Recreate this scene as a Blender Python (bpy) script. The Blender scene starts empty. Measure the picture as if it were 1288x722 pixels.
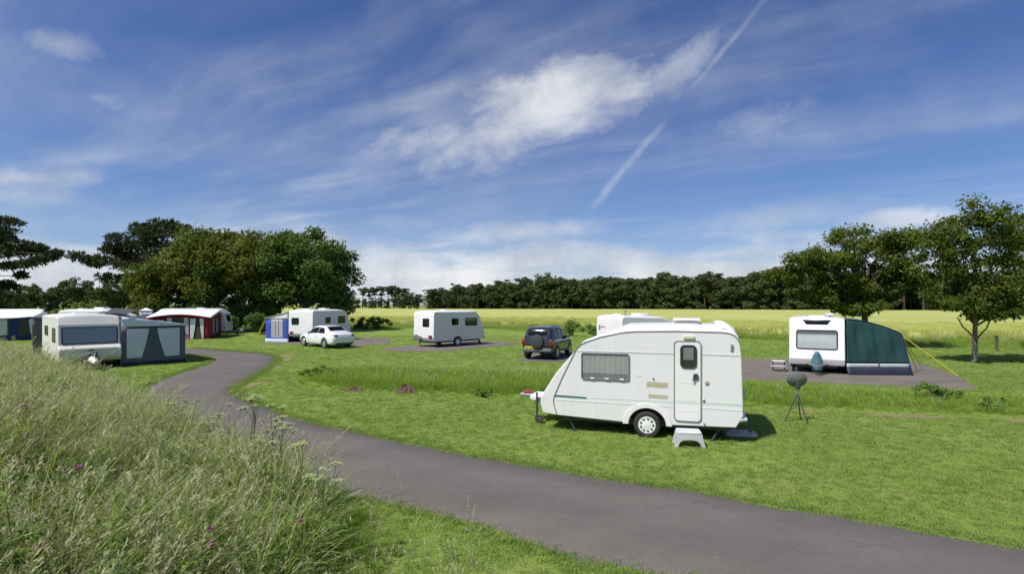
import bpy, bmesh, math, random
import numpy as np
from mathutils import Vector, Matrix

SC = bpy.context.scene
COL = SC.collection
PI = math.pi

# ------------------------------------------------------------------ camera
cam_d = bpy.data.cameras.new("camera")
cam = bpy.data.objects.new("camera", cam_d)
COL.objects.link(cam)
cam.location = (0, 0, 2.9)
cam.rotation_euler = (PI / 2, 0, 0)
cam_d.sensor_width = 36
cam_d.lens = 650 / 1288 * 36
cam_d.shift_y = 22 / 1288
cam_d.clip_end = 6000
cam_d.clip_start = 0.05
SC.camera = cam

# ------------------------------------------------------------------ colour management
SC.view_settings.view_transform = 'Standard'
SC.view_settings.look = 'None'
SC.view_settings.gamma = 1
SC.view_settings.use_curve_mapping = False
SC.view_settings.exposure = 0.58
SC.render.engine = 'CYCLES'
SC.cycles.max_bounces = 6
SC.cycles.transparent_max_bounces = 12
SC.cycles.caustics_reflective = False
SC.cycles.caustics_refractive = False

# ------------------------------------------------------------------ sun
SUN_EL = math.radians(55)
SUN_AZ = math.atan2(-0.81, -0.58)          # measured from +Y towards +X
sd = Vector((math.sin(SUN_AZ) * math.cos(SUN_EL), math.cos(SUN_AZ) * math.cos(SUN_EL), math.sin(SUN_EL)))
sl = bpy.data.lights.new("sun", 'SUN')
sl.energy = 4.0
sl.angle = math.radians(0.55)
sl.color = (1.0, 0.95, 0.87)
so = bpy.data.objects.new("sun", sl)
COL.objects.link(so)
so.rotation_euler = (-sd).to_track_quat('-Z', 'Y').to_euler()
so.location = sd * 100


# ------------------------------------------------------------------ node helper
class NT:
    def __init__(s, tree):
        s.t = tree

    def n(s, typ, **kw):
        nd = s.t.nodes.new(typ)
        for k, v in kw.items():
            setattr(nd, k, v)
        return nd

    def set(s, sock, v):
        if isinstance(v, bpy.types.NodeSocket):
            s.t.links.new(v, sock)
        elif v is not None:
            sock.default_value = v

    def m(s, op, a, b=None, c=None, clamp=False):
        nd = s.n('ShaderNodeMath', operation=op, use_clamp=clamp)
        s.set(nd.inputs[0], a)
        s.set(nd.inputs[1], b)
        s.set(nd.inputs[2], c)
        return nd.outputs[0]

    def vec(s, x, y, z):
        nd = s.n('ShaderNodeCombineXYZ')
        for i, v in enumerate((x, y, z)):
            s.set(nd.inputs[i], v)
        return nd.outputs[0]

    def noise(s, v, scale, detail=4, rough=.5, dist=0.0):
        nd = s.n('ShaderNodeTexNoise')
        s.set(nd.inputs['Vector'], v)
        nd.inputs['Scale'].default_value = scale
        nd.inputs['Detail'].default_value = detail
        nd.inputs['Roughness'].default_value = rough
        nd.inputs['Distortion'].default_value = dist
        return nd.outputs['Fac']

    def smooth(s, v, a, b, lo=0.0, hi=1.0):
        nd = s.n('ShaderNodeMapRange', interpolation_type='SMOOTHSTEP')
        s.set(nd.inputs[0], v)
        for i, q in enumerate((a, b, lo, hi)):
            s.set(nd.inputs[1 + i], q)
        return nd.outputs[0]

    def mix(s, f, a, b, blend='MIX'):
        nd = s.n('ShaderNodeMix', data_type='RGBA', blend_type=blend)
        s.set(nd.inputs[0], f)
        s.set(nd.inputs[6], a)
        s.set(nd.inputs[7], b)
        return nd.outputs[2]

    def mapping(s, v, scale=(1, 1, 1), rot=(0, 0, 0), loc=(0, 0, 0)):
        nd = s.n('ShaderNodeMapping')
        s.set(nd.inputs[0], v)
        nd.inputs['Location'].default_value = loc
        nd.inputs['Rotation'].default_value = rot
        nd.inputs['Scale'].default_value = scale
        return nd.outputs[0]


# ------------------------------------------------------------------ world: sky with clouds
W = bpy.data.worlds.new("World")
SC.world = W
W.use_nodes = True
W.node_tree.nodes.clear()
q = NT(W.node_tree)
sky = q.n('ShaderNodeTexSky')
sky.sky_type = 'NISHITA'
sky.sun_disc = False
sky.sun_elevation = SUN_EL
sky.sun_rotation = SUN_AZ
sky.altitude = 50
sky.air_density = 1.0
sky.dust_density = 0.6
sky.ozone_density = 2.5
SKY_STR = 0.078
tc = q.n('ShaderNodeTexCoord')
sx = q.n('ShaderNodeSeparateXYZ')
q.t.links.new(tc.outputs['Generated'], sx.inputs[0])
dx, dy, dz = sx.outputs
hs = q.n('ShaderNodeHueSaturation')
hs.inputs['Saturation'].default_value = 1.15
hs.inputs['Value'].default_value = 1.0
q.t.links.new(sky.outputs[0], hs.inputs['Color'])
base = q.mix(1.0, hs.outputs[0], (0.42, 0.56, 0.85, 1), 'MULTIPLY')
# cloud-plane coordinates (a flat layer high above) and direction ratios
zc = q.m('MAXIMUM', dz, 0.015)
zp = q.m('ADD', zc, 0.05)
cx_ = q.m('DIVIDE', dx, zp)
cy_ = q.m('DIVIDE', dy, zp)
ya = q.m('MAXIMUM', q.m('ABSOLUTE', dy), 0.05)
gx = q.m('DIVIDE', dx, ya)
gz = q.m('DIVIDE', dz, ya)
front = q.smooth(dy, 0.0, 0.25)
cp = q.vec(cx_, cy_, 0.0)
gp = q.vec(gx, 0.0, gz)
# cirrus streaks, drawn out along the wind
wob = q.noise(cp, 0.55, 2, .5)
# the streaks run mostly across the view on the left and turn away with distance
rot_ = math.radians(-32)
ux = q.m('ADD', q.m('MULTIPLY', cx_, math.cos(rot_)), q.m('MULTIPLY', cy_, math.sin(rot_)))
uy = q.m('SUBTRACT', q.m('MULTIPLY', cy_, math.cos(rot_)), q.m('MULTIPLY', cx_, math.sin(rot_)))
ux = q.m('ADD', ux, 0.0)
uy = q.m('ADD', uy, q.m('MULTIPLY', wob, .7))
c1 = q.noise(q.vec(q.m('MULTIPLY', ux, .40), q.m('MULTIPLY', uy, 1.7), 3.1), 1.15, 7, .55, .15)
c2 = q.noise(q.vec(q.m('MULTIPLY', ux, 0.30), q.m('MULTIPLY', uy, 0.6), 9.0), 1.1, 3, .5)
cir = q.m('MULTIPLY', q.smooth(c1, .36, .80), q.smooth(c2, .30, .60))
cir = q.m('MULTIPLY', cir, q.smooth(cx_, .9, -.5, .26, .52))
veil = q.m('MULTIPLY', q.smooth(q.noise(cp, .42, 4, .5), .36, .72), q.smooth(cx_, .8, -.8, .10, .26))
# brighter veil towards the horizon
hz = q.m('POWER', q.m('SUBTRACT', 1.0, q.m('MINIMUM', q.m('MULTIPLY', zc, 1.55), 1.0)), 4.0)


def blob(px, pz, ra, rb, ang, seedz, nscale, amp, lo, hi):
    c, s = math.cos(ang), math.sin(ang)
    ddx = q.m('SUBTRACT', gx, px)
    ddz = q.m('SUBTRACT', gz, pz)
    u = q.m('ADD', q.m('MULTIPLY', ddx, c / ra), q.m('MULTIPLY', ddz, s / ra))
    v = q.m('ADD', q.m('MULTIPLY', ddx, -s / rb), q.m('MULTIPLY', ddz, c / rb))
    r = q.m('SQRT', q.m('ADD', q.m('MULTIPLY', u, u), q.m('MULTIPLY', v, v)))
    nz = q.noise(q.vec(q.m('MULTIPLY', u, ra * (.55 if ra > .3 else .8)), seedz, q.m('MULTIPLY', v, rb * 1.25)), nscale, 8, .62, .25)
    val = q.m('ADD', q.m('SUBTRACT', 1.0, r), q.m('MULTIPLY', q.m('SUBTRACT', nz, .5), amp))
    return q.smooth(val, lo, hi)


cl = [
    (blob(.01, .370, .38, .115, .32, 1.2, 7.0, 2.1, -.02, .90), .86),   # the big white cloud
    (blob(.34, .47, .17, .06, .80, 4.7, 9, 2.4, .1, 1.3), .50),
    (blob(.50, .36, .20, .08, .35, 6.1, 9, 2.6, .1, 1.5), .40),
    (blob(-.88, .51, .19, .05, -.28, 2.2, 8, 2.0, .0, 1.3), .48),
    (blob(-.80, .40, .12, .04, -.22, 8.2, 8, 2.0, .0, 1.3), .42),
    (blob(-.95, .245, .20, .032, .02, 5.2, 8, 1.7, .0, 1.0), .72),
    (blob(.02, .138, .24, .036, .05, 3.3, 9, 2.0, .0, 1.1), .62),
    (blob(.50, .165, .26, .045, .10, 7.3, 8, 2.0, .0, 1.3), .46),
    (blob(-.27, .085, .22, .07, -.2, 9.3, 7, 1.9, -.1, 1.0), .74),
    (blob(.76, .165, .17, .034, .06, 2.9, 7, 1.8, .0, .9), .70),
    (blob(.48, .125, .06, .05, .6, 2.4, 7, 1.8, .1, 1.0), .45),
]
# low banks of cumulus along the horizon
lown = q.noise(q.vec(q.m('MULTIPLY', gx, 1.6), 4.4, q.m('MULTIPLY', gz, 8.5)), 2.2, 7, .6, .3)
band = q.m('MULTIPLY', q.smooth(gz, .20, .04), q.smooth(gz, -.02, .02))
low = q.m('MULTIPLY', q.smooth(q.m('ADD', lown, q.m('MULTIPLY', band, .26)), .54, .78), band)
low = q.m('MULTIPLY', low, .90)
total = q.m('MAXIMUM', cir, low)
total = q.m('ADD', total, veil)
for s_, a_ in cl:
    total = q.m('MAXIMUM', total, q.m('MULTIPLY', q.m('MULTIPLY', s_, a_), front))
# contrail: a straight old trail on the same cloud layer
tx = q.m('ADD', q.m('DIVIDE', dx, zc), 0.0)
ty = q.m('DIVIDE', dy, zc)
tn = q.noise(q.vec(0.0, q.m('MULTIPLY', ty, 1.0), 0.0), 1.3, 3, .5)
tline = q.m('ADD', 0.83, q.m('MULTIPLY', q.m('SUBTRACT', tn, .5), .05))
td = q.m('ABSOLUTE', q.m('SUBTRACT', tx, tline))
twid = q.m('ADD', .018, q.m('MULTIPLY', q.smooth(ty, 1.6, 5.5), .055))
tfall = q.m('SUBTRACT', 1.0, q.m('DIVIDE', td, twid), clamp=True)
tbreak = q.noise(q.vec(q.m('MULTIPLY', tx, 9.0), q.m('MULTIPLY', ty, 2.2), 5.0), 1.5, 5, .6)
tseg = q.m('ADD', q.smooth(ty, 2.55, 2.05), q.m('MULTIPLY', q.smooth(ty, 2.5, 3.3), q.smooth(ty, 6.2, 4.4)))
tseg = q.m('MULTIPLY', tseg, q.smooth(tbreak, .22, .62))
trail = q.m('MULTIPLY', q.m('MULTIPLY', q.m('MULTIPLY', tfall, tseg), front), .30)
total = q.m('ADD', total, trail, clamp=True)
# clouds are lit white, greyer where thick
shade = q.noise(q.vec(gx, 7.7, gz), 7, 5, .6)
ccol = q.mix(q.smooth(shade, .3, .7), (4.6, 4.95, 5.5, 1), (7.4, 7.5, 7.7, 1))
hazed = q.mix(q.m('MULTIPLY', hz, .62, clamp=True), base, (5.0, 6.3, 7.6, 1))
final = q.mix(total, hazed, ccol)
bg = q.n('ShaderNodeBackground')
bg.inputs[1].default_value = SKY_STR
q.t.links.new(final, bg.inputs[0])
wo = q.n('ShaderNodeOutputWorld')
q.t.links.new(bg.outputs[0], wo.inputs[0])


# ------------------------------------------------------------------ materials
MATS = {}


def new_mat(name):
    m = bpy.data.materials.new(name)
    m.use_nodes = True
    m.node_tree.nodes.clear()
    MATS[name] = m
    t = NT(m.node_tree)
    out = t.n('ShaderNodeOutputMaterial')
    return m, t, out


def simple(name, col, rough=.5, metal=0.0, var=.06, vscale=3.0, bump=0.0, bscale=40.0, spec=.5, coat=0.0, dirt=0.0):
    """principled surface with a little procedural colour variation, dirt and relief"""
    m, t, out = new_mat(name)
    p = t.n('ShaderNodeBsdfPrincipled')
    tc = t.n('ShaderNodeTexCoord')
    o = tc.outputs['Object']
    n1 = t.noise(o, vscale, 5, .6)
    c = (*col, 1)
    d = tuple(max(0, v * (1 - var * 2)) for v in col) + (1,)
    colr = t.mix(t.smooth(n1, .3, .75), c, d)
    if dirt > 0:
        st = t.noise(t.mapping(o, (9, 9, .9)), 1.0, 5, .65)
        gr = t.m('MULTIPLY', t.smooth(st, .5, .78), dirt)
        colr = t.mix(gr, colr, (col[0] * .60, col[1] * .58, col[2] * .52, 1))
    t.set(p.inputs['Base Color'], colr)
    t.set(p.inputs['Roughness'], t.m('ADD', rough - .05, t.m('MULTIPLY', n1, .12), clamp=True))
    p.inputs['Metallic'].default_value = metal
    p.inputs['Specular IOR Level'].default_value = spec
    p.inputs['Coat Weight'].default_value = coat
    if bump > 0:
        b = t.n('ShaderNodeBump')
        b.inputs['Strength'].default_value = bump
        b.inputs['Distance'].default_value = .02
        t.set(b.inputs['Height'], t.noise(o, bscale, 4, .6))
        t.set(p.inputs['Normal'], b.outputs[0])
    t.t.links.new(p.outputs[0], out.inputs[0])
    return m


def glass(name, tint, gloss=1.0):
    m, t, out = new_mat(name)
    tr = t.n('ShaderNodeBsdfTransparent')
    tr.inputs[0].default_value = (*tint, 1)
    gl = t.n('ShaderNodeBsdfGlossy')
    gl.inputs['Roughness'].default_value = .06
    geo = t.n('ShaderNodeTexCoord')
    gm = t.n('ShaderNodeNewGeometry')
    dp = t.n('ShaderNodeVectorMath', operation='DOT_PRODUCT')
    t.t.links.new(gm.outputs['Normal'], dp.inputs[0])
    t.t.links.new(gm.outputs['Incoming'], dp.inputs[1])
    fc = t.m('SUBTRACT', 1.0, t.m('ABSOLUTE', dp.outputs['Value']), clamp=True)
    fres = t.m('ADD', .045, t.m('MULTIPLY', t.m('POWER', fc, 5.0), .9))
    b = t.n('ShaderNodeBump')
    b.inputs['Strength'].default_value = .05
    t.set(b.inputs['Height'], t.noise(geo.outputs['Object'], 2.0, 2))
    t.set(gl.inputs['Normal'], b.outputs[0])
    mx = t.n('ShaderNodeMixShader')
    t.set(mx.inputs[0], t.m('MULTIPLY', fres, gloss, clamp=True))
    t.t.links.new(tr.outputs[0], mx.inputs[1])
    t.t.links.new(gl.outputs[0], mx.inputs[2])
    t.t.links.new(mx.outputs[0], out.inputs[0])
    return m


def foliage(name, c1, c2, c3=None, trans=.35, posscale=.5, stretch=None, rough=.65, spec=.12, rnd=.5, tint=True, dry=None):
    """leaf or blade: colour varies per leaf, per plant and over the place; lets light through"""
    m, t, out = new_mat(name)
    geo = t.n('ShaderNodeNewGeometry')
    oi = t.n('ShaderNodeObjectInfo')
    ps = geo.outputs['Position'] if stretch is None else t.mapping(geo.outputs['Position'], stretch, (0, 0, .3))
    n1 = t.noise(ps, posscale, 5, .65)
    f = t.smooth(n1, .32, .68)
    f = t.m('ADD', t.m('MULTIPLY', f, 1 - rnd), t.m('MULTIPLY', oi.outputs['Random'], rnd), clamp=True)
    col = t.mix(f, (*c1, 1), (*c2, 1))
    if tint:
        at = t.n('ShaderNodeAttribute')
        at.attribute_name = 'tint'
        col = t.mix(at.outputs['Fac'], col, (*(c3 or c2), 1))
    if dry is not None:
        n2 = t.noise(geo.outputs['Position'], posscale * 2.7, 3, .5)
        col = t.mix(t.smooth(n2, .5, .72), col, (*dry, 1))
    p = t.n('ShaderNodeBsdfPrincipled')
    t.set(p.inputs['Base Color'], col)
    p.inputs['Roughness'].default_value = rough
    p.inputs['Specular IOR Level'].default_value = spec
    tl = t.n('ShaderNodeBsdfTranslucent')
    t.set(tl.inputs[0], t.mix(1.0, col, (1.0, 1.0, .55, 1), 'MULTIPLY'))
    mx = t.n('ShaderNodeMixShader')
    mx.inputs[0].default_value = trans
    t.t.links.new(p.outputs[0], mx.inputs[1])
    t.t.links.new(tl.outputs[0], mx.inputs[2])
    t.t.links.new(mx.outputs[0], out.inputs[0])
    return m


simple('caravan_white', (.70, .70, .705), .35, var=.03, vscale=1.5, dirt=.20, coat=.2)
simple('caravan_cream', (.66, .65, .61), .4, var=.05, vscale=1.5, dirt=.25)
simple('roof_white', (.74, .74, .74), .5, var=.05, vscale=2, dirt=.12)
simple('moulded_plastic', (.72, .72, .71), .42, var=.03, vscale=2, dirt=.1)
simple('dish_grey', (.17, .175, .185), .5)
simple('plastic_grey', (.36, .37, .38), .5, var=.08)
simple('plastic_pale_grey', (.52, .53, .56), .5, var=.08, bump=.05)
simple('trim_grey', (.20, .20, .20), .5)
simple('trim_pale', (.58, .60, .59), .4)
simple('rubber', (.022, .022, .023), .75, bump=.1)
simple('tyre', (.028, .027, .026), .85, bump=.25, bscale=60, dirt=.0)
simple('hub_white', (.74, .74, .74), .35)
simple('alloy', (.55, .56, .57), .3, metal=.7)
simple('steel', (.45, .45, .45), .4, metal=.8, var=.15)
simple('dark_metal', (.05, .05, .052), .5)
simple('interior', (.05, .048, .045), .9)
simple('interior_warm', (.22, .17, .11), .9, var=.3, vscale=6)
simple('curtain_pale', (.62, .61, .58), .9, var=.08)
simple('curtain_tan', (.42, .33, .20), .9, var=.2, vscale=8)
simple('curtain_white', (.80, .80, .80), .9, var=.05)
simple('curtain_blue', (.86, .89, .93), .9, var=.05)
simple('blind_silver', (.47, .50, .57), .45, var=.05)
simple('stripe_teal', (.02, .16, .13), .4)
simple('stripe_pale_green', (.52, .62, .57), .4, var=.02)
simple('stripe_grey', (.62, .64, .64), .4, var=.02)
simple('decal_gold', (.56, .54, .36), .5, var=.25, vscale=25)
simple('decal_gold_dark', (.36, .35, .24), .5)
simple('decal_blue', (.15, .20, .45), .4)
simple('decal_red', (.55, .06, .06), .4)
simple('lamp_red', (.22, .010, .010), .2, coat=.6)
simple('lamp_amber', (.7, .22, .02), .25, coat=.5)
simple('lamp_clear', (.7, .7, .7), .15, coat=.8)
simple('lamp_yellow_cover', (.60, .58, .42), .35)
simple('plate_yellow', (.72, .55, .03), .4)
simple('plate_mark', (.04, .04, .03), .5)
simple('hitch_red', (.25, .02, .05), .45)
simple('fabric_grey', (.12, .13, .17), .85, bump=.08, bscale=120)
simple('fabric_pale_blue', (.58, .65, .74), .75, var=.05)
simple('fabric_white', (.64, .66, .68), .8, var=.05)
simple('fabric_blue', (.035, .07, .36), .8, var=.1)
simple('fabric_navy', (.015, .03, .14), .8, var=.1)
simple('fabric_red', (.22, .012, .025), .8, var=.12)
simple('fabric_pink', (.42, .10, .18), .8)
simple('fabric_green', (.012, .062, .066), .8, var=.12, vscale=1.2, bump=.1, bscale=90)
simple('fabric_pvc_grey', (.40, .44, .48), .6)
simple('fabric_dark', (.05, .052, .056), .85)
simple('fabric_mid_grey', (.13, .135, .135), .85)
simple('mudflap_blue', (.014, .017, .042), .6)
simple('cover_teal', (.07, .17, .21), .5, var=.15)
simple('rope_yellow', (.62, .50, .05), .7)
simple('car_white', (.70, .71, .72), .25, var=.01, coat=.8)
simple('car_dark_blue', (.014, .016, .020), .25, var=.02, coat=.9)
simple('car_plastic', (.04, .04, .042), .6)
simple('car_silver', (.14, .15, .16), .45, metal=.3)
simple('grit_stone', (.22, .20, .18), .9, var=.3, vscale=1)
simple('soil', (.13, .085, .060), .95, var=.3, vscale=14, bump=.8, bscale=14)
simple('stone_pale', (.48, .42, .35), .9, var=.15, vscale=.8, bump=.3, bscale=3)
simple('wood_post', (.11, .085, .06), .9, var=.25, vscale=8, bump=.4)
simple('bark', (.10, .085, .065), .95, var=.3, vscale=6, bump=.9, bscale=16)
simple('bark_pale', (.20, .18, .145), .95, var=.3, vscale=5, bump=.8, bscale=14)
simple('bark_pine', (.11, .068, .045), .95, var=.3, vscale=4, bump=.9, bscale=12)
simple('plant_stem', (.10, .14, .045), .7, var=.15)
glass('pane_dark', (.35, .36, .38))
glass('pane_clear', (.86, .88, .88))
glass('pane_car', (.16, .18, .20))
glass('pane_film', (.92, .93, .95), .4)
foliage('leaf_olive', (.100, .130, .020), (.066, .104, .018), (.165, .180, .032), trans=.35)
foliage('leaf_dark', (.058, .110, .024), (.075, .130, .030), (.125, .185, .045), trans=.3)
foliage('leaf_right', (.064, .098, .015), (.044, .076, .014), (.140, .170, .028), trans=.38)
foliage('needle', (.036, .056, .024), (.046, .064, .026), (.070, .086, .034), trans=.1, rough=.75)
foliage('leaf_wood', (.040, .072, .024), (.070, .098, .032), (.088, .112, .036), trans=.2, posscale=.12, rnd=.7)
foliage('leaf_wood_pine', (.046, .066, .030), (.062, .078, .034), (.075, .090, .040), trans=.1, posscale=.12, rnd=.7)
foliage('leaf_bush', (.12, .18, .035), (.09, .15, .03), (.18, .22, .05), trans=.3)
foliage('weed_leaf', (.095, .190, .030), (.115, .215, .040), (.16, .25, .06), trans=.3)
foliage('lawn_blade', (.125, .255, .046), (.245, .360, .095), (.270, .350, .105), trans=.48, posscale=.9, rnd=.2, stretch=(.35, 1.15, 1), dry=(.350, .395, .125))
foliage('long_blade', (.185, .350, .040), (.230, .370, .052), (.280, .350, .075), trans=.5, posscale=.5)
foliage('meadow_blade', (.170, .310, .042), (.250, .350, .085), (.360, .390, .150), trans=.5, posscale=.8)
foliage('meadow_straw', (.40, .42, .245), (.32, .36, .19), (.50, .49, .33), trans=.35, posscale=.9)
foliage('meadow_pinkish', (.34, .30, .20), (.30, .28, .17), (.40, .35, .25), trans=.3, posscale=.9)
foliage('barley', (.50, .55, .165), (.44, .52, .145), (.60, .60, .24), trans=.35, posscale=.08)
foliage('umbel_flower', (.42, .50, .22), (.60, .62, .42), (.36, .46, .15), trans=.3)
foliage('purple_flower', (.50, .17, .48), (.58, .24, .52), (.44, .14, .42), trans=.3)


# ------------------------------------------------------------------ mesh helpers
class MB:
    """collects geometry, then links it as ONE mesh object"""

    def __init__(s):
        s.v, s.f, s.mi, s.sm = [], [], [], []

    def add(s, verts, faces, mi=0, smooth=False):
        o = len(s.v)
        s.v += [tuple(p) for p in verts]
        for f in faces:
            s.f.append([o + i for i in f])
            s.mi.append(mi)
            s.sm.append(smooth)
        return s

    def box(s, a, b, mi=0, M=None):
        (x0, y0, z0), (x1, y1, z1) = a, b
        vs = [Vector(p) for p in ((x0, y0, z0), (x1, y0, z0), (x1, y1, z0), (x0, y1, z0), (x0, y0, z1), (x1, y0, z1), (x1, y1, z1), (x0, y1, z1))]
        if M is not None:
            vs = [M @ p for p in vs]
        return s.add(vs, [(0, 3, 2, 1), (4, 5, 6, 7), (0, 1, 5, 4), (1, 2, 6, 5), (2, 3, 7, 6), (3, 0, 4, 7)], mi)

    def tube(s, pts, r, n=8, mi=0, caps=True, smooth=True):
        pts = [Vector(p) for p in pts]
        rs = r if isinstance(r, (list, tuple)) else [r] * len(pts)
        vs, fs = [], []
        for i, p in enumerate(pts):
            d = (pts[min(i + 1, len(pts) - 1)] - pts[max(i - 1, 0)]).normalized()
            up = Vector((0, 0, 1)) if abs(d.z) < .92 else Vector((1, 0, 0))
            a = d.cross(up).normalized()
            b = a.cross(d).normalized()
            for k in range(n):
                t = 2 * PI * k / n
                vs.append(p + (a * math.cos(t) + b * math.sin(t)) * rs[i])
        for i in range(len(pts) - 1):
            for k in range(n):
                k2 = (k + 1) % n
                fs.append((i * n + k, i * n + k2, (i + 1) * n + k2, (i + 1) * n + k))
        s.add(vs, fs, mi, smooth)
        if caps:
            e = (len(pts) - 1) * n
            s.add(vs, [list(range(n))[::-1], [e + k for k in range(n)]], mi)
        return s

    def lathe(s, prof, n=24, mi=0, M=None, smooth=True):
        """profile (radius, height) turned about local z"""
        vs, fs = [], []
        for r, z in prof:
            for k in range(n):
                t = 2 * PI * k / n
                p = Vector((r * math.cos(t), r * math.sin(t), z))
                vs.append(M @ p if M is not None else p)
        for i in range(len(prof) - 1):
            for k in range(n):
                k2 = (k + 1) % n
                fs.append((i * n + k, i * n + k2, (i + 1) * n + k2, (i + 1) * n + k))
        return s.add(vs, fs, mi, smooth)

    def prism(s, pts, pl, n0, n1, mi=0):
        """2-D outline on plane pl, from height n0 to n1 along its normal"""
        k = len(pts)
        vs = [pl(u, v, n0) for u, v in pts] + [pl(u, v, n1) for u, v in pts]
        fs = [list(range(k))[::-1], list(range(k, 2 * k))]
        fs += [(i, (i + 1) % k, k + (i + 1) % k, k + i) for i in range(k)]
        return s.add(vs, fs, mi)

    def ring(s, outer, inner, pl, n0, n1, mi=0):
        k = len(outer)
        vs = []
        for o in (outer, inner):
            for n in (n0, n1):
                vs += [pl(u, v, n) for u, v in o]
        A, B, Cc, D = 0, k, 2 * k, 3 * k
        fs = []
        for i in range(k):
            j = (i + 1) % k
            fs += [(B + i, B + j, D + j, D + i), (A + j, A + i, Cc + i, Cc + j), (A + i, A + j, B + j, B + i), (Cc + j, Cc + i, D + i, D + j)]
        return s.add(vs, fs, mi)

    def grid(s, fn, nu, nv, mi=0, smooth=True):
        vs = [fn(i / nu, j / nv) for j in range(nv + 1) for i in range(nu + 1)]
        w = nu + 1
        fs = [(j * w + i, j * w + i + 1, (j + 1) * w + i + 1, (j + 1) * w + i) for j in range(nv) for i in range(nu)]
        return s.add(vs, fs, mi, smooth)

    def build(s, name, mats, parent=None, bevel=0, seg=2, sharp=35, recalc=True, solid=0, flat=False):
        me = bpy.data.meshes.new(name)
        me.from_pydata(s.v, [], s.f)
        for m in (mats if isinstance(mats, (list, tuple)) else [mats]):
            me.materials.append(MATS[m])
        me.polygons.foreach_set('material_index', s.mi)
        me.polygons.foreach_set('use_smooth', [True] * len(s.f))
        if recalc:
            b = bmesh.new()
            b.from_mesh(me)
            bmesh.ops.recalc_face_normals(b, faces=b.faces)
            b.to_mesh(me)
            b.free()
        if not flat:
            me.set_sharp_from_angle(angle=math.radians(sharp))
        o = bpy.data.objects.new(name, me)
        COL.objects.link(o)
        if parent is not None:
            o.parent = parent
        if solid:
            md = o.modifiers.new('solid', 'SOLIDIFY')
            md.thickness = solid
            md.offset = 0
        if bevel:
            md = o.modifiers.new('bevel', 'BEVEL')
            md.width = bevel
            md.segments = seg
            md.limit_method = 'ANGLE'
            md.angle_limit = math.radians(40)
            md.harden_normals = flat
        return o


def np_obj(name, V, F, mats, parent=None, midx=None, tint=None, smooth=False):
    """big meshes straight from numpy: V (n,3), F (m,4)"""
    me = bpy.data.meshes.new(name)
    V = np.ascontiguousarray(V, dtype=np.float32)
    F = np.ascontiguousarray(F, dtype=np.int32)
    k = F.shape[1]
    me.vertices.add(len(V))
    me.vertices.foreach_set('co', V.ravel())
    me.loops.add(F.size)
    me.loops.foreach_set('vertex_index', F.ravel())
    me.polygons.add(len(F))
    me.polygons.foreach_set('loop_start', np.arange(0, F.size, k, dtype=np.int32))
    me.polygons.foreach_set('loop_total', np.full(len(F), k, dtype=np.int32))
    if midx is not None:
        me.polygons.foreach_set('material_index', np.ascontiguousarray(midx, dtype=np.int32))
    me.polygons.foreach_set('use_smooth', np.full(len(F), smooth, dtype=bool))
    me.update(calc_edges=True)
    me.validate()
    if tint is not None:
        a = me.attributes.new('tint', 'FLOAT', 'FACE')
        a.data.foreach_set('value', np.ascontiguousarray(tint, dtype=np.float32))
    for m in (mats if isinstance(mats, (list, tuple)) else [mats]):
        me.materials.append(MATS[m])
    o = bpy.data.objects.new(name, me)
    COL.objects.link(o)
    if parent is not None:
        o.parent = parent
    return o


def thing(name, label, cat, loc=(0, 0, 0), rotz=0.0, group=None):
    o = bpy.data.objects.new(name, None)
    o.empty_display_size = .3
    COL.objects.link(o)
    o.location = loc
    o.rotation_euler = (0, 0, rotz)
    return tag(o, label, cat, group)


def tag(o, label, cat, group=None):
    o['label'] = label
    o['category'] = cat
    if group:
        o['group'] = group
    return o


def structure(o):
    o['kind'] = 'structure'
    return o


def stuff(o):
    o['kind'] = 'stuff'
    return o


def copy_tree(root, loc, rotz, label=None, scale=None):
    r = root.copy()
    COL.objects.link(r)
    r.location = loc
    r.rotation_euler = (0, 0, rotz)
    if scale:
        r.scale = (scale,) * 3 if not isinstance(scale, tuple) else scale
    if label:
        r['label'] = label
    for c in root.children:
        k = c.copy()
        COL.objects.link(k)
        k.parent = r
        for g in c.children:
            h = g.copy()
            COL.objects.link(h)
            h.parent = k
    return r


def rrect(u0, v0, u1, v1, r, seg=4):
    out = []
    for cx, cy, a0 in ((u1 - r, v0 + r, -PI / 2), (u1 - r, v1 - r, 0), (u0 + r, v1 - r, PI / 2), (u0 + r, v0 + r, PI)):
        for i in range(seg + 1):
            t = a0 + PI / 2 * i / seg
            out.append((cx + r * math.cos(t), cy + r * math.sin(t)))
    return out


def fillet(pts, seg=5):
    """pts (x, z, radius) -> outline with rounded corners"""
    out = []
    k = len(pts)
    for i in range(k):
        p = Vector(pts[i][:2])
        r = pts[i][2] if len(pts[i]) > 2 else 0
        if r <= 0:
            out.append(tuple(p))
            continue
        a = (Vector(pts[i - 1][:2]) - p)
        b = (Vector(pts[(i + 1) % k][:2]) - p)
        la, lb = a.length, b.length
        a.normalize()
        b.normalize()
        ang = a.angle(b)
        d = min(r / math.tan(ang / 2), la * .48, lb * .48)
        p0, p1 = p + a * d, p + b * d
        for j in range(seg + 1):
            t = j / seg
            out.append(tuple(p0 * (1 - t) ** 2 + p * 2 * t * (1 - t) + p1 * t * t))
    return out


def plane(org, U, V, N):
    org, U, V, N = Vector(org), Vector(U).normalized(), Vector(V).normalized(), Vector(N).normalized()
    return lambda u, v, n=0.0: org + U * u + V * v + N * n


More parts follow.
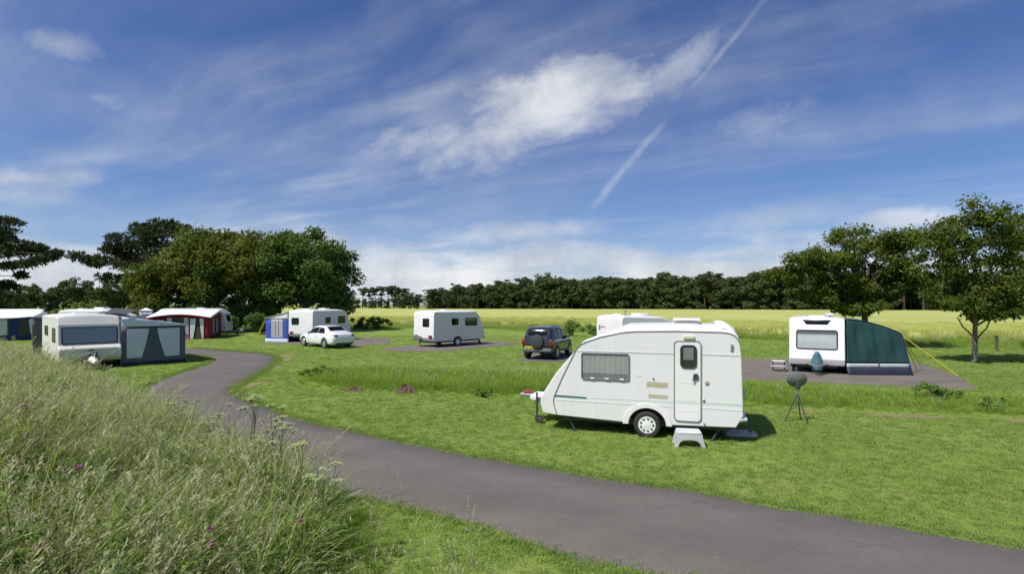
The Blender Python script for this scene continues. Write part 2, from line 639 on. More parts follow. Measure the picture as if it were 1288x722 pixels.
# ------------------------------------------------------------------ where the land lies
def catmull(pts, per=8):
    P = [np.array(p, float) for p in pts]
    P = [2 * P[0] - P[1]] + P + [2 * P[-1] - P[-2]]
    out = []
    for i in range(1, len(P) - 2):
        for j in range(per):
            t = j / per
            a, b, c, d = P[i - 1], P[i], P[i + 1], P[i + 2]
            out.append(.5 * ((2 * b) + (c - a) * t + (2 * a - 5 * b + 4 * c - d) * t * t + (-a + 3 * b - 3 * c + d) * t ** 3))
    out.append(P[-2])
    return np.array(out)


ROAD_R = catmull([(14.6, .94), (6.08, 6.14), (4.87, 6.85), (3.71, 7.42), (2.5, 8.0), (.77, 8.95), (-.62, 9.82), (-2.17, 10.83), (-3.6, 11.75), (-5.99, 13.56), (-7.58, 15.2), (-9.06, 16.83), (-9.9, 18.85), (-10.52, 21.2), (-11.2, 23.9), (-12.4, 27.3), (-14.2, 29.9), (-16.8, 31.6), (-22, 34.4), (-31, 37.5)])
ROAD_L = catmull([(12.9, -1.6), (4.4, 3.7), (2.4, 4.94), (1.03, 5.78), (.26, 6.25), (-.44, 6.67), (-1.27, 7.18), (-2.02, 7.64), (-3.05, 8.27), (-5.3, 9.9), (-8.0, 12.2), (-10.6, 14.9), (-12.3, 17.2), (-13.3, 19.4), (-14.1, 22.2), (-14.8, 25.0), (-15.6, 26.9), (-17.2, 28.7), (-22, 31.2), (-31, 34.2)])
BANK = np.array([(-40, 27.5), (-26, 24), (-19, 20.6), (-15.6, 18.4), (-13.1, 16.5), (-10.8, 14.2), (-8.2, 11.9), (-5.9, 9.95), (-4.0, 8.45), (-2.85, 7.25), (-2.3, 6.0), (-1.98, 4.85), (-1.7, 3.7), (-.8, 2.3), (1.4, .8), (8, -3)])
CREST = .95


def in_poly(x, y, poly):
    x, y = np.asarray(x, float), np.asarray(y, float)
    c = np.zeros(x.shape, bool)
    n = len(poly)
    for i in range(n):
        x0, y0 = poly[i]
        x1, y1 = poly[(i + 1) % n]
        if y0 == y1:
            continue
        k = ((y0 > y) != (y1 > y)) & (x < (x1 - x0) * (y - y0) / (y1 - y0) + x0)
        c ^= k
    return c


def dist_line(x, y, line):
    x, y = np.asarray(x, float), np.asarray(y, float)
    best = np.full(x.shape, 1e9)
    for i in range(len(line) - 1):
        ax, ay = line[i]
        bx, by = line[i + 1]
        dx_, dy_ = bx - ax, by - ay
        t = np.clip(((x - ax) * dx_ + (y - ay) * dy_) / (dx_ * dx_ + dy_ * dy_), 0, 1)
        best = np.minimum(best, np.hypot(x - ax - t * dx_, y - ay - t * dy_))
    return best


BANK_POLY = [tuple(p) for p in BANK] + [(8, -60), (-90, -60), (-90, 27.5)]


def bank_d(x, y):
    d = dist_line(x, y, BANK)
    return np.where(in_poly(x, y, BANK_POLY), d, -d)


def height(x, y):
    d = np.clip(bank_d(x, y) / 3.5, 0, 1)
    return CREST * d * d * (3 - 2 * d)


ROAD_POLY = [tuple(p) for p in ROAD_R] + [tuple(p) for p in ROAD_L[::-1]]
PITCH_A = fillet([(3.2, 23.0, 1.5), (8.0, 20.2, 1.5), (15.9, 17.5, .6), (18.3, 21.5, .6), (20.6, 26.4, 1.0), (12.0, 27.6, 1), (5.0, 28.2, 1)])
PITCH_B = fillet([(.2, 26.2, .6), (4.5, 25.3, .6), (6.5, 29.5, 1), (2.0, 33.5, 1)])
PITCH_C = fillet([(-8.9, 33.9, .8), (-7.3, 31.6, .8), (-4.0, 31.8, .8), (1.0, 38.5, 1), (-3, 41.5, 1)])
PITCH_D = fillet([(-19, 38.6, .6), (-14.5, 36.8, .6), (-10.3, 36.0, .6), (-9.0, 38, .8), (-10.5, 44.5, 1), (-19, 44, 1)])
PITCHES = (PITCH_A, PITCH_B, PITCH_C, PITCH_D)
ROUGH_STRIP = [(-9.3, 22.6), (-8.2, 19.4), (-6.6, 17.6), (-3.5, 16.7), (0, 16.0), (4, 14.9), (7.4, 14.2), (10.7, 13.4), (14, 12.6), (19, 11.6), (24, 11.2), (22, 15.0), (16.6, 16.4), (11.5, 17.8), (7.5, 19.2), (2.5, 21.3), (-1.5, 22.0), (-5.5, 23.2)]
FIELD = [(-95, 92), (-50, 79), (-22, 71), (-2, 66), (10, 60), (22, 47), (33, 41.5), (60, 38.5), (130, 36), (340, 60), (262, 146), (192, 176), (112, 221), (60, 246), (-45, 270), (-120, 320), (-160, 330)]


# ground: one sheet, fine near the camera, out to the horizon
def axis(lo, hi, step, far, grow=1.35):
    a = list(np.arange(lo, hi + 1e-6, step))
    s = step
    while a[-1] < far:
        s *= grow
        a.append(a[-1] + s)
    s = step
    b = []
    p = lo
    while p > -far:
        s *= grow
        p -= s
        b.append(p)
    return np.array(b[::-1] + a)


XS, YS = axis(-26, 16, .4, 4500), axis(-6, 28, .4, 4500)
GX, GY = np.meshgrid(XS, YS)
GZ = height(GX, GY)
nw = len(XS)
Vg = np.stack([GX.ravel(), GY.ravel(), GZ.ravel()], 1)
ii = np.arange(len(YS) - 1)[:, None] * nw + np.arange(nw - 1)[None, :]
Fg = np.stack([ii, ii + 1, ii + nw + 1, ii + nw], -1).reshape(-1, 4)

m, t, out = new_mat('ground_turf')
geo = t.n('ShaderNodeNewGeometry')
pos = geo.outputs['Position']
a1 = t.noise(pos, .35, 5, .6)
a2 = t.noise(t.mapping(pos, (.25, 1.1, 1), (0, 0, .28)), 1.1, 4, .6)      # mowing and wear streaks
a3 = t.noise(pos, 38, 4, .7)
a4 = t.noise(pos, .9, 5, .65)
c = t.mix(t.smooth(a1, .3, .7), (.138, .215, .034, 1), (.180, .250, .050, 1))
c = t.mix(t.m('MULTIPLY', t.smooth(a2, .45, .75), .55), c, (.235, .245, .075, 1))
c = t.mix(t.m('MULTIPLY', t.smooth(a3, .45, .7), .45), c, (.070, .105, .020, 1))
c = t.mix(t.m('MULTIPLY', t.smooth(a4, .66, .8), .5), c, (.14, .12, .055, 1))
p = t.n('ShaderNodeBsdfPrincipled')
t.set(p.inputs['Base Color'], c)
p.inputs['Roughness'].default_value = .9
p.inputs['Specular IOR Level'].default_value = .15
b = t.n('ShaderNodeBump')
b.inputs['Strength'].default_value = .6
b.inputs['Distance'].default_value = .05
t.set(b.inputs['Height'], t.m('ADD', t.noise(pos, 22, 4, .7), t.noise(pos, 3, 3, .5)))
t.set(p.inputs['Normal'], b.outputs[0])
t.t.links.new(p.outputs[0], out.inputs[0])
ground = structure(np_obj('ground', Vg, Fg, 'ground_turf', smooth=True))

# tarmac
for nm, cA, cB in (('tarmac', (.090, .080, .074), (.118, .106, .098)), ('tarmac_pitch', (.110, .097, .085), (.150, .130, .112))):
    m, t, out = new_mat(nm)
    geo = t.n('ShaderNodeNewGeometry')
    pos = geo.outputs['Position']
    n1 = t.noise(t.mapping(pos, (.5, 1.0, 1), (0, 0, .55)), .9, 5, .6)
    n2 = t.noise(pos, 90, 3, .8)
    n3 = t.noise(pos, 2.4, 6, .7)
    vo = t.n('ShaderNodeTexVoronoi')
    t.set(vo.inputs['Vector'], pos)
    vo.inputs['Scale'].default_value = 55
    c = t.mix(t.smooth(n1, .3, .7), (*cA, 1), (*cB, 1))
    c = t.mix(t.m('MULTIPLY', t.smooth(n2, .5, .75), .45), c, (.25, .23, .22, 1))
    c = t.mix(t.m('MULTIPLY', t.smooth(n3, .56, .75), .35), c, (.07, .062, .06, 1))
    n4 = t.noise(pos, 16, 3, .7)
    c = t.mix(t.m('MULTIPLY', t.smooth(n4, .60, .74), .30), c, (.24, .22, .20, 1))
    vc = t.n('ShaderNodeTexVoronoi', feature='DISTANCE_TO_EDGE')
    wv = t.n('ShaderNodeVectorMath', operation='ADD')
    nv = t.n('ShaderNodeTexNoise')
    nv.inputs['Scale'].default_value = 1.5
    t.set(nv.inputs['Vector'], pos)
    t.set(wv.inputs[0], pos)
    t.set(wv.inputs[1], nv.outputs['Color'])
    t.set(vc.inputs['Vector'], wv.outputs[0])
    vc.inputs['Scale'].default_value = .55
    crack = t.m('MULTIPLY', t.smooth(vc.outputs['Distance'], .016, .004), t.smooth(n1, .48, .60))
    c = t.mix(t.m('MULTIPLY', crack, .22), c, (.045, .040, .036, 1))
    p = t.n('ShaderNodeBsdfPrincipled')
    t.set(p.inputs['Base Color'], c)
    p.inputs['Roughness'].default_value = .88
    p.inputs['Specular IOR Level'].default_value = .3
    b = t.n('ShaderNodeBump')
    b.inputs['Strength'].default_value = .5
    b.inputs['Distance'].default_value = .006
    t.set(b.inputs['Height'], vo.outputs['Distance'])
    t.set(p.inputs['Normal'], b.outputs[0])
    t.t.links.new(p.outputs[0], out.inputs[0])


def arc_resample(L, n):
    s = np.concatenate([[0], np.cumsum(np.hypot(*np.diff(L, axis=0).T))])
    k = np.linspace(0, s[-1], n)
    return np.stack([np.interp(k, s, L[:, 0]), np.interp(k, s, L[:, 1])], 1)


rng = np.random.default_rng(5)
NR = 260
Rr, Ll = arc_resample(ROAD_R, NR), arc_resample(ROAD_L, NR)


def wobble(n, amp):
    w = rng.normal(0, 1, n)
    return np.convolve(w, np.ones(5) / 5, 'same') * amp


nrm = Ll - Rr
nrm /= np.linalg.norm(nrm, axis=1)[:, None]
Rr = Rr - nrm * wobble(NR, .13)[:, None]
Ll = Ll + nrm * wobble(NR, .13)[:, None]
cols = []
for k, f in enumerate((0, .02, .25, .5, .75, .98, 1)):
    p = Rr * (1 - f) + Ll * f
    z = .012 + .05 * (1 - (2 * f - 1) ** 2) * .4
    if f in (0, 1):
        z = -.03
    cols.append(np.concatenate([p, np.full((NR, 1), z)], 1))
Vr = np.stack(cols, 1).reshape(-1, 3)
ii = np.arange(NR - 1)[:, None] * 7 + np.arange(6)[None, :]
Fr = np.stack([ii, ii + 7, ii + 8, ii + 1], -1).reshape(-1, 4)
structure(np_obj('road', Vr, Fr, 'tarmac', smooth=True))
for i, P in enumerate(PITCHES):
    mb = MB()
    k = len(P)
    z = .012 + .004 * i
    mb.add([(x, y, z) for x, y in P] + [(x, y, -.03) for x, y in P], [list(range(k))] + [(j, (j + 1) % k, k + (j + 1) % k, k + j) for j in range(k)])
    structure(mb.build('gravel_pitch', 'tarmac_pitch'))

# bare worn soil along the road bend and the lawn edge
m, t, out = new_mat('worn_soil')
geo = t.n('ShaderNodeNewGeometry')
pos = geo.outputs['Position']
c = t.mix(t.smooth(t.noise(pos, 5, 5, .7), .3, .7), (.24, .17, .10, 1), (.17, .15, .06, 1))
p = t.n('ShaderNodeBsdfPrincipled')
t.set(p.inputs['Base Color'], c)
p.inputs['Roughness'].default_value = .95
b = t.n('ShaderNodeBump')
b.inputs['Distance'].default_value = .03
t.set(b.inputs['Height'], t.noise(pos, 20, 4, .7))
t.set(p.inputs['Normal'], b.outputs[0])
t.t.links.new(p.outputs[0], out.inputs[0])
WORN = [(-10.9, 23.0, 1.0, .35, 1.4), (-11.9, 26.4, .9, .45, 1.3), (-12.6, 28.6, 1.3, .5, 2.0), (-9.35, 18.3, 1.0, .3, 1.45), (-8.3, 16.3, .9, .22, 2.3), (10.2, 13.35, 1.1, .25, -.12), (12.9, 12.75, .8, .2, -.15), (8.0, 13.95, .5, .16, 0), (16.0, 12.2, .9, .22, -.1)]
mb = MB()
for x, y, a, bb, rot in WORN:
    k = 26
    pts = []
    for j in range(k):
        tt = 2 * PI * j / k
        r = 1 + .25 * math.sin(3 * tt + x) + .15 * math.sin(7 * tt + y)
        u, v = a * r * math.cos(tt), bb * r * math.sin(tt)
        pts.append((x + u * math.cos(rot) - v * math.sin(rot), y + u * math.sin(rot) + v * math.cos(rot), .006))
    mb.add(pts, [list(range(k))])
wo_ = structure(mb.build('bare_soil_patch', 'worn_soil'))

# barley field: a block of standing crop with an uneven top
m, t, out = new_mat('barley_top')
geo = t.n('ShaderNodeNewGeometry')
pos = geo.outputs['Position']
b1 = t.noise(t.mapping(pos, (.5, 1.6, 1)), .05, 5, .6)
b2 = t.noise(t.mapping(pos, (1, 1.5, 1)), .9, 4, .7)
b3 = t.noise(t.mapping(pos, (.18, 1.0, 1), (0, 0, .12)), .16, 3, .5)
c = t.mix(t.smooth(b1, .3, .7), (.320, .355, .105, 1), (.400, .410, .135, 1))
c = t.mix(t.m('MULTIPLY', t.smooth(b3, .45, .7), .55), c, (.270, .330, .085, 1))
c = t.mix(t.m('MULTIPLY', t.smooth(b2, .5, .7), .4), c, (.26, .27, .07, 1))
p = t.n('ShaderNodeBsdfPrincipled')
t.set(p.inputs['Base Color'], c)
p.inputs['Roughness'].default_value = .85
p.inputs['Specular IOR Level'].default_value = .2
b = t.n('ShaderNodeBump')
b.inputs['Strength'].default_value = .9
b.inputs['Distance'].default_value = .2
t.set(b.inputs['Height'], t.noise(pos, 2.2, 4, .7))
t.set(p.inputs['Normal'], b.outputs[0])
t.t.links.new(p.outputs[0], out.inputs[0])
fx, fy = np.meshgrid(np.linspace(-160, 340, 334), np.linspace(36, 331, 198))
fz = .66 + .05 * np.sin(fx * .21 + fy * .1) * np.sin(fy * .17) + rng.normal(0, .03, fx.shape)
ins = in_poly(fx, fy, FIELD)
nwf = fx.shape[1]
ii = np.arange(fx.shape[0] - 1)[:, None] * nwf + np.arange(nwf - 1)[None, :]
Ff = np.stack([ii, ii + 1, ii + nwf + 1, ii + nwf], -1).reshape(-1, 4)
keep = ins.ravel()[Ff].all(1)
Ff = Ff[keep]
# side walls where the crop ends
from collections import Counter
ed = Counter()
dirn = {}
for f in Ff:
    for k in range(4):
        e = (int(f[k]), int(f[(k + 1) % 4]))
        ed[tuple(sorted(e))] += 1
        dirn[tuple(sorted(e))] = e
Vf = np.stack([fx.ravel(), fy.ravel(), fz.ravel()], 1)
base_i = len(Vf)
Vf2 = Vf.copy()
Vf2[:, 2] = -.05
walls = [(dirn[e][1], dirn[e][0], dirn[e][0] + base_i, dirn[e][1] + base_i) for e, k in ed.items() if k == 1]
Vall = np.concatenate([Vf, Vf2])
Fall = np.concatenate([Ff, np.array(walls)])
used = np.unique(Fall)
rem = np.full(len(Vall), -1)
rem[used] = np.arange(len(used))
fld = stuff(np_obj('barley_field', Vall[used], rem[Fall], 'barley_top', smooth=True))
tag(fld, 'wide field of pale green-gold barley reaching to the far wood', 'crop field')


# ------------------------------------------------------------------ caravans
def strip(mb, pts, w, pl, n0, n1, mi=0):
    """a ribbon of width w along a polyline on a plane"""
    pts = [Vector(p) for p in pts]
    L, R = [], []
    for i, p in enumerate(pts):
        d = (pts[min(i + 1, len(pts) - 1)] - pts[max(i - 1, 0)]).normalized()
        n = Vector((-d.y, d.x)) * w / 2
        L.append(p + n)
        R.append(p - n)
    return mb.prism([tuple(p) for p in L] + [tuple(p) for p in R[::-1]], pl, n0, n1, mi)


def shell(mb, prof, W, crown=.1, band=.3, mi=0, top=None):
    """caravan body: side outline carried across the width, roof slightly domed"""
    zt = top or max(z for x, z in prof)
    st = (0, .1, .28, .5, .72, .9, 1)
    k = len(prof)
    vs = []
    for s in st:
        lift = crown * (1 - (2 * s - 1) ** 2) ** .8
        for x, z in prof:
            w = min(1, max(0, (z - (zt - band)) / band))
            vs.append((x, s * W, z + lift * w))
    fs = []
    for i in range(len(st) - 1):
        for j in range(k):
            j2 = (j + 1) % k
            fs.append((i * k + j, i * k + j2, (i + 1) * k + j2, (i + 1) * k + j))
    e = (len(st) - 1) * k
    fs += [list(range(k)), [e + j for j in range(k)][::-1]]
    return mb.add(vs, fs, mi)


def pleats(mb, pl, u0, v0, u1, v1, n, depth=.012, waves=9, tie=0, mi=0):
    """hanging cloth with folds; tie>0 draws the lower part to the left edge, <0 to the right"""
    def fn(a, b):
        w = u1 - u0
        if tie:
            k = 1 - abs(tie) * max(0, 1 - b) ** 1.3
            u = u0 + a * w * k if tie > 0 else u1 - (1 - a) * w * k
        else:
            u = u0 + a * w
        return pl(u, v0 + b * (v1 - v0), n + depth * math.sin(a * waves * 2 * PI))
    mb.grid(fn, waves * 6, 6, mi)
    return mb


def window(par, pl, u0, v0, u1, v1, r=.07, fw=.035, cover=None, pane='pane_dark', depth=.024, name='window', frame='rubber', half=None, back='interior'):
    mb = MB()
    o, i = rrect(u0, v0, u1, v1, r), rrect(u0 + fw, v0 + fw, u1 - fw, v1 - fw, max(.008, r - fw))
    mb.ring(o, i, pl, 0, depth)
    mb.prism(i, pl, .001, .003, 1)
    w = mb.build(name, [frame, back])
    w.parent = par
    if cover:
        mat, lo = cover
        c = MB()
        vv = v0 + fw + (v1 - v0) * lo
        pleats(c, pl, u0 + fw + .005, vv, u1 - fw - .005, v1 - fw, .008, .003, max(4, int((u1 - u0) * 9)))
        c.build('curtain', mat, w)
    if half:
        c = MB()
        c.prism(rrect(u0 + fw + .03, half[1], u1 - fw - .03, half[2], .01), pl, .006, .010)
        c.build('blind', half[0], w)
    g = MB()
    g.prism(i, pl, depth - .009, depth - .004)
    g.build('pane', pane, w)
    return w


def wheel(par, x, y, z, r, w, out, hub='hub_white', spokes=8):
    """a wheel turned about local y; out = +1/-1 which way its face looks"""
    M = Matrix.Translation((x, y, z)) @ Matrix.Rotation(-PI / 2 * out, 4, 'X')
    mb = MB()
    mb.lathe([(r * .6, -w / 2), (r * .9, -w / 2), (r * .98, -w * .38), (r, -w * .2), (r, w * .2), (r * .98, w * .38), (r * .9, w / 2), (r * .68, w / 2), (r * .64, w * .40)], 28, 0, M)
    t_ = mb.build('wheel', 'tyre', par)
    rm = MB()
    rm.lathe([(r * .66, w * .44), (r * .63, w * .50), (r * .55, w * .47), (r * .30, w * .52), (r * .12, w * .56), (.0005, w * .56)], 28, 0, M)
    for k in range(spokes):
        a = 2 * PI * k / spokes
        h = [(r * .40, a - .16), (r * .53, a - .17), (r * .53, a + .17), (r * .40, a + .16)]
        rm.add([M @ Vector((q_ * math.cos(b), q_ * math.sin(b), w * .535)) for q_, b in h], [(0, 1, 2, 3)], 1)
    rm.build('rim', [hub, 'dark_metal'], t_)
    return t_


def side_planes(W):
    return plane((0, 0, 0), (1, 0, 0), (0, 0, 1), (0, -1, 0)), plane((0, W, 0), (1, 0, 0), (0, 0, 1), (0, 1, 0))


def seg_plane(a, b, front=True):
    """plane on the front (or rear) between profile points a (low) and b (high); u runs along y"""
    d = Vector((b[0] - a[0], 0, b[1] - a[1])).normalized()
    n = Vector((-d.z, 0, d.x)) if front else Vector((d.z, 0, -d.x))
    return plane((a[0], 0, a[1]), (0, 1, 0), d, n)


def a_frame(par, W, z, xn, z2=None, cover='steel', jockey=True):
    z2 = z2 or z
    mb = MB()
    for y in (W * .22, W * .78):
        mb.tube([(.5, y, z), (xn, W / 2, z2)], .035, 6)
    mb.build('a_frame', 'steel', par)
    h = MB()
    h.tube([(xn + .15, W / 2, z2), (xn - .1, W / 2, z2 + .02), (xn - .22, W / 2, z2 + .02)], [.05, .055, .04], 8)
    h.tube([(xn + .1, W / 2, z2 + .03), (xn - .02, W / 2, z2 + .17), (xn - .12, W / 2, z2 + .2)], .018, 6, 0)
    h.build('hitch', cover, par)
    if jockey:
        j = MB()
        j.tube([(xn + .35, W / 2 - .07, .12), (xn + .35, W / 2 - .07, z2 + .25)], .025, 8)
        j.tube([(xn + .35, W / 2 - .07, z2 + .25), (xn + .25, W / 2 - .07, z2 + .28)], .012, 6)
        M = Matrix.Translation((xn + .35, W / 2 - .07, .1)) @ Matrix.Rotation(PI / 2, 4, 'X')
        j.lathe([(.02, -.03), (.1, -.03), (.1, .03), (.02, .03)], 16, 0, M)
        j.build('jockey_wheel', 'dark_metal', par)


def steadies(par, W, xs, z):
    for x in xs:
        for y in (.12, W - .12):
            mb = MB()
            mb.tube([(x, y, z), (x + (.18 if x < 1 else -.18), y, .03)], .02, 6)
            mb.box((x + (.18 if x < 1 else -.18) - .06, y - .06, 0), (x + (.18 if x < 1 else -.18) + .06, y + .06, .025))
            mb.build('corner_steady', 'dark_metal', par)


def roof_box(par, name, x0, x1, y0, y1, z, h, mat='roof_white', r=.05, rot=0):
    pl = plane((0, 0, z), (1, 0, 0), (0, 1, 0), (0, 0, 1))
    mb = MB()
    mb.prism(rrect(x0, y0, x1, y1, r), pl, -.06, h)
    return mb.build(name, mat, par, bevel=min(.03, h * .4))


def tourer(name, label, loc, rotz, L, W, zb, zt, front, mat='caravan_white', crown=.10, wheel_x=None, wr=.31, frame_z=.42, group='touring caravans on the site', rear_r=.18, jockey=True, hitchmat='steel', rear_lean=.04, legs=True, front_only=False):
    """front: outline of the nose as (x, z, radius) from low to high"""
    t = thing(name, label, 'caravan', loc, rotz, group)
    wx = wheel_x or L * .52
    arch = []
    for k in range(9):
        a = PI * k / 8
        arch.append((wx + (wr + .07) * math.cos(PI - a), max(zb, wr - .02) + (wr + .05) * .75 * math.sin(a), 0))
    prof = fillet([(front[0][0], zb, .06)] + [(wx - wr - .07, zb, 0)] + arch + [(wx + wr + .07, zb, 0), (L - .12, zb, .05), (L, zb + .22, .1), (L - rear_lean, zt, rear_r)] + list(reversed(front[1:])))
    mb = MB()
    shell(mb, prof, W, crown, .28, top=zt)
    mb.build('body', mat, t, bevel=.045, seg=3, flat=True)
    c = MB()
    c.box((.2, .25, zb - .12), (L - .25, W - .25, zb + .02))
    c.tube([(wx, .05, wr), (wx, W - .05, wr)], .04, 6)
    c.build('chassis', 'dark_metal', t)
    for y, o_ in ((.09, -1), (W - .09, 1)):
        wheel(t, wx, y, wr, wr, .17, o_)
    a_frame(t, W, frame_z, -1.05, cover=hitchmat, jockey=jockey)
    if legs:
        steadies(t, W, (.35, L - .35), zb)
    return t, prof


def lamps(par, pl, W, v, h=.1, w=.28, plate=True):
    for u in (.12, W - .12 - w):
        mb = MB()
        mb.prism(rrect(u, v, u + w, v + h, .02), pl, 0, .03)
        mb.build('rear_lamp', 'lamp_red', par)
    if plate:
        mb = MB()
        mb.prism(rrect(W / 2 - .26, v - .02, W / 2 + .26, v + .1, .01), pl, 0, .012)
        pt = mb.build('number_plate', 'plate_yellow', par)


# ---- the near caravan: wedge-nosed, white, door towards the camera
RZ = math.atan2(-.296, .955)
mc = thing('touring_caravan', 'small white wedge-nosed caravan with teal stripe and closed side door, on the near lawn', 'caravan', (1.0, 11.85, 0), RZ, 'touring caravans on the site')
Wm = 2.0
aw = [(2.03 + .40 * math.cos(PI - PI * k / 12), .27 + .37 * math.sin(PI * k / 12), 0) for k in range(13)]
aw = [(x, max(z, .285), r) for x, z, r in aw]
prof = fillet([(-.30, .39, .05), (.05, .355, 0), (1.60, .29, 0)] + aw[1:-1] + [(2.46, .29, 0), (3.82, .33, .03), (3.965, .58, .06), (3.925, 1.86, 0), (3.86, 2.30, .16), (3.45, 2.345, .3), (2.65, 2.355, 0), (1.60, 2.335, .4), (.66, 2.09, .22), (.01, 1.33, 0), (-.35, .76, .05), (-.36, .60, .04)])
mb = MB()
shell(mb, prof, Wm, .13, .26, top=2.35)
mb.build('body', 'caravan_white', mc, bevel=.05, seg=4, flat=True)
pN = plane((0, 0, 0), (1, 0, 0), (0, 0, 1), (0, -1, 0))
SEAM = [(3.89, 2.10), (3.85, 2.18), (3.79, 2.25), (3.70, 2.295), (3.55, 2.315), (2.65, 2.325), (1.75, 2.305), (1.45, 2.27), (1.01, 2.165), (.72, 2.06), (.58, 1.99), (.48, 1.89), (.16, 1.24), (-.03, .80), (-.05, .70), (-.04, .60), (.03, .37)]
mb = MB()
strip(mb, SEAM, .022, pN, -.004, .010)
mb.build('edge_trim', 'trim_grey', mc)
for a, b_ in (((.47, 1.845), (2.585, 1.84)), ((3.155, 1.84), (3.9, 1.835))):
    mb = MB()
    strip(mb, [a, b_], .014, pN, -.004, .008)
    mb.build('belt_moulding', 'trim_pale', mc)
for z in (1.93, 2.0, 2.07, 2.14, 2.21):
    x0 = .50 + (z - 1.9) * .75 if z < 2.08 else .78 + (z - 2.08) * 2.6
    for a, b_ in ((x0, 2.585), (3.155, 3.84)):
        mb = MB()
        strip(mb, [(a, z), (b_, z)], .006, pN, -.003, .0018)
        mb.build('panel_rib', 'caravan_white', mc)
mb = MB()
mb.prism([(-.03, .785), (.70, .772), (.72, .79), (.70, .808), (-.03, .825)], pN, -.002, .006)
mb.build('teal_stripe', 'stripe_teal', mc)
for a, b_ in ((.01, 2.585), (3.155, 3.94)):
    mb = MB()
    mb.prism([(a, .70), (b_, .685), (b_, .702), (a, .716)], pN, -.002, .005)
    mb.build('grey_stripe', 'stripe_grey', mc)
mb = MB()
mb.prism([(.75, .79), (2.585, .795), (2.585, .835), (.75, .805)], pN, -.002, .004)
mb.build('grey_stripe', 'stripe_grey', mc)
mb = MB()
mb.prism([(3.155, .795), (3.945, .795), (3.945, .845), (3.155, .845)], pN, -.002, .004)
mb.build('green_stripe', 'stripe_pale_green', mc)
# gold decals: badge lines too worn to read
mb = MB()
mb.prism([(2.02, 1.10), (2.47, 1.09), (2.47, 1.205), (2.02, 1.21)], pN, -.002, .002)
mb.prism([(2.06, .86), (2.47, .85), (2.47, .925), (2.06, .935)], pN, -.002, .002)
dc = mb.build('badge_lettering', ['decal_gold', 'decal_gold_dark'], mc)
mb = MB()
rr = random.Random(4)
x = 2.04
while x < 2.42:
    w_ = rr.uniform(.012, .03)
    strip(mb, [(x, 1.115), (x + rr.uniform(-.005, .012), rr.uniform(1.15, 1.19))], .008, pN, .001, .004)
    if rr.random() < .6:
        strip(mb, [(x, 1.13), (x + w_, 1.125 + rr.uniform(0, .03))], .008, pN, .001, .0045)
    x += w_ + .012
strip(mb, [(2.04, .938), (2.46, .928)], .010, pN, .001, .004)
strip(mb, [(2.04, 1.212), (2.47, 1.202)], .008, pN, .001, .004)
mb.build('lettering', 'decal_gold_dark', dc)
# window with pale net curtain
wn = window(mc, pN, .59, 1.22, 1.655, 1.815, r=.05, fw=.024, cover=('curtain_pale', .18), pane='pane_clear', depth=.03, back='plastic_grey', frame='trim_grey')
mb = MB()
for u in (.80, 1.12, 1.45):
    mb = MB()
    mb.box((u, -.045, 1.235), (u + .09, -.030, 1.262))
    mb.build('window_catch', 'curtain_white', wn)
# door
mb = MB()
mb.ring(rrect(2.585, .40, 3.145, 2.125, .09), rrect(2.607, .42, 3.123, 2.103, .075), pN, -.004, .020)
mb.build('door_frame', 'trim_grey', mc)
mb = MB()
mb.prism(rrect(2.607, .42, 3.123, 2.103, .075), pN, -.003, .014)
dr = mb.build('door', 'moulded_plastic', mc)
pD = plane((0, -.014, 0), (1, 0, 0), (0, 0, 1), (0, -1, 0))
window(dr, pD, 2.715, 1.545, 3.05, 2.035, r=.09, fw=.035, cover=None, pane='pane_clear', depth=.022, half=('plastic_grey', 1.72, 1.99), back='interior')
mb = MB()
mb.prism(rrect(2.985, 1.31, 3.08, 1.43, .03), pD, 0, .03)
mb.box((2.975, -.062, 1.325), (3.01, -.035, 1.40))
mb.tube([(2.985, -.055, 1.33), (2.975, -.055, 1.27)], .014, 6)
mb.build('door_handle', 'dark_metal', dr)
for z in (.62, .86, 1.22):
    mb = MB()
    strip(mb, [(2.66, z), (3.07, z)], .006, pD, -.001, .003)
    mb.build('door_moulding', 'stripe_grey', dr)
mb = MB()
strip(mb, [(2.63, .81), (3.10, .81)], .04, pD, -.001, .002)
mb.build('door_stripe', 'stripe_pale_green', dr)
mb = MB()
mb.prism(rrect(2.78, 2.165, 3.01, 2.235, .02), pN, -.002, .035)
mb.build('awning_lamp', 'lamp_yellow_cover', mc, bevel=.008)
for nm, mt, u, v, r in (('water_inlet', 'decal_gold_dark', 3.25, 1.25, .042), ('door_lock', 'steel', 3.19, .87, .028), ('keyhole', 'dark_metal', 2.165, 1.285, .017), ('socket', 'steel', 3.20, .38, .018)):
    mb = MB()
    mb.lathe([(r, 0), (r, .02), (r * .7, .026), (.0005, .026)], 14, 0, Matrix.Translation((u, 0, v)) @ Matrix.Rotation(PI / 2, 4, 'X'))
    mb.build(nm, mt, mc)
mb = MB()
mb.prism([(3.71, 1.93), (3.76, 1.93), (3.775, 2.04), (3.745, 2.07), (3.72, 2.05)], pN, -.002, .02)
mb.build('flue_vent', 'trim_grey', mc)
mb = MB()
for k in range(5):
    mb.box((1.80 + k * .03, -.006, 1.33), (1.82 + k * .03, .002, 1.345))
mb.build('vent_slots', 'trim_pale', mc)
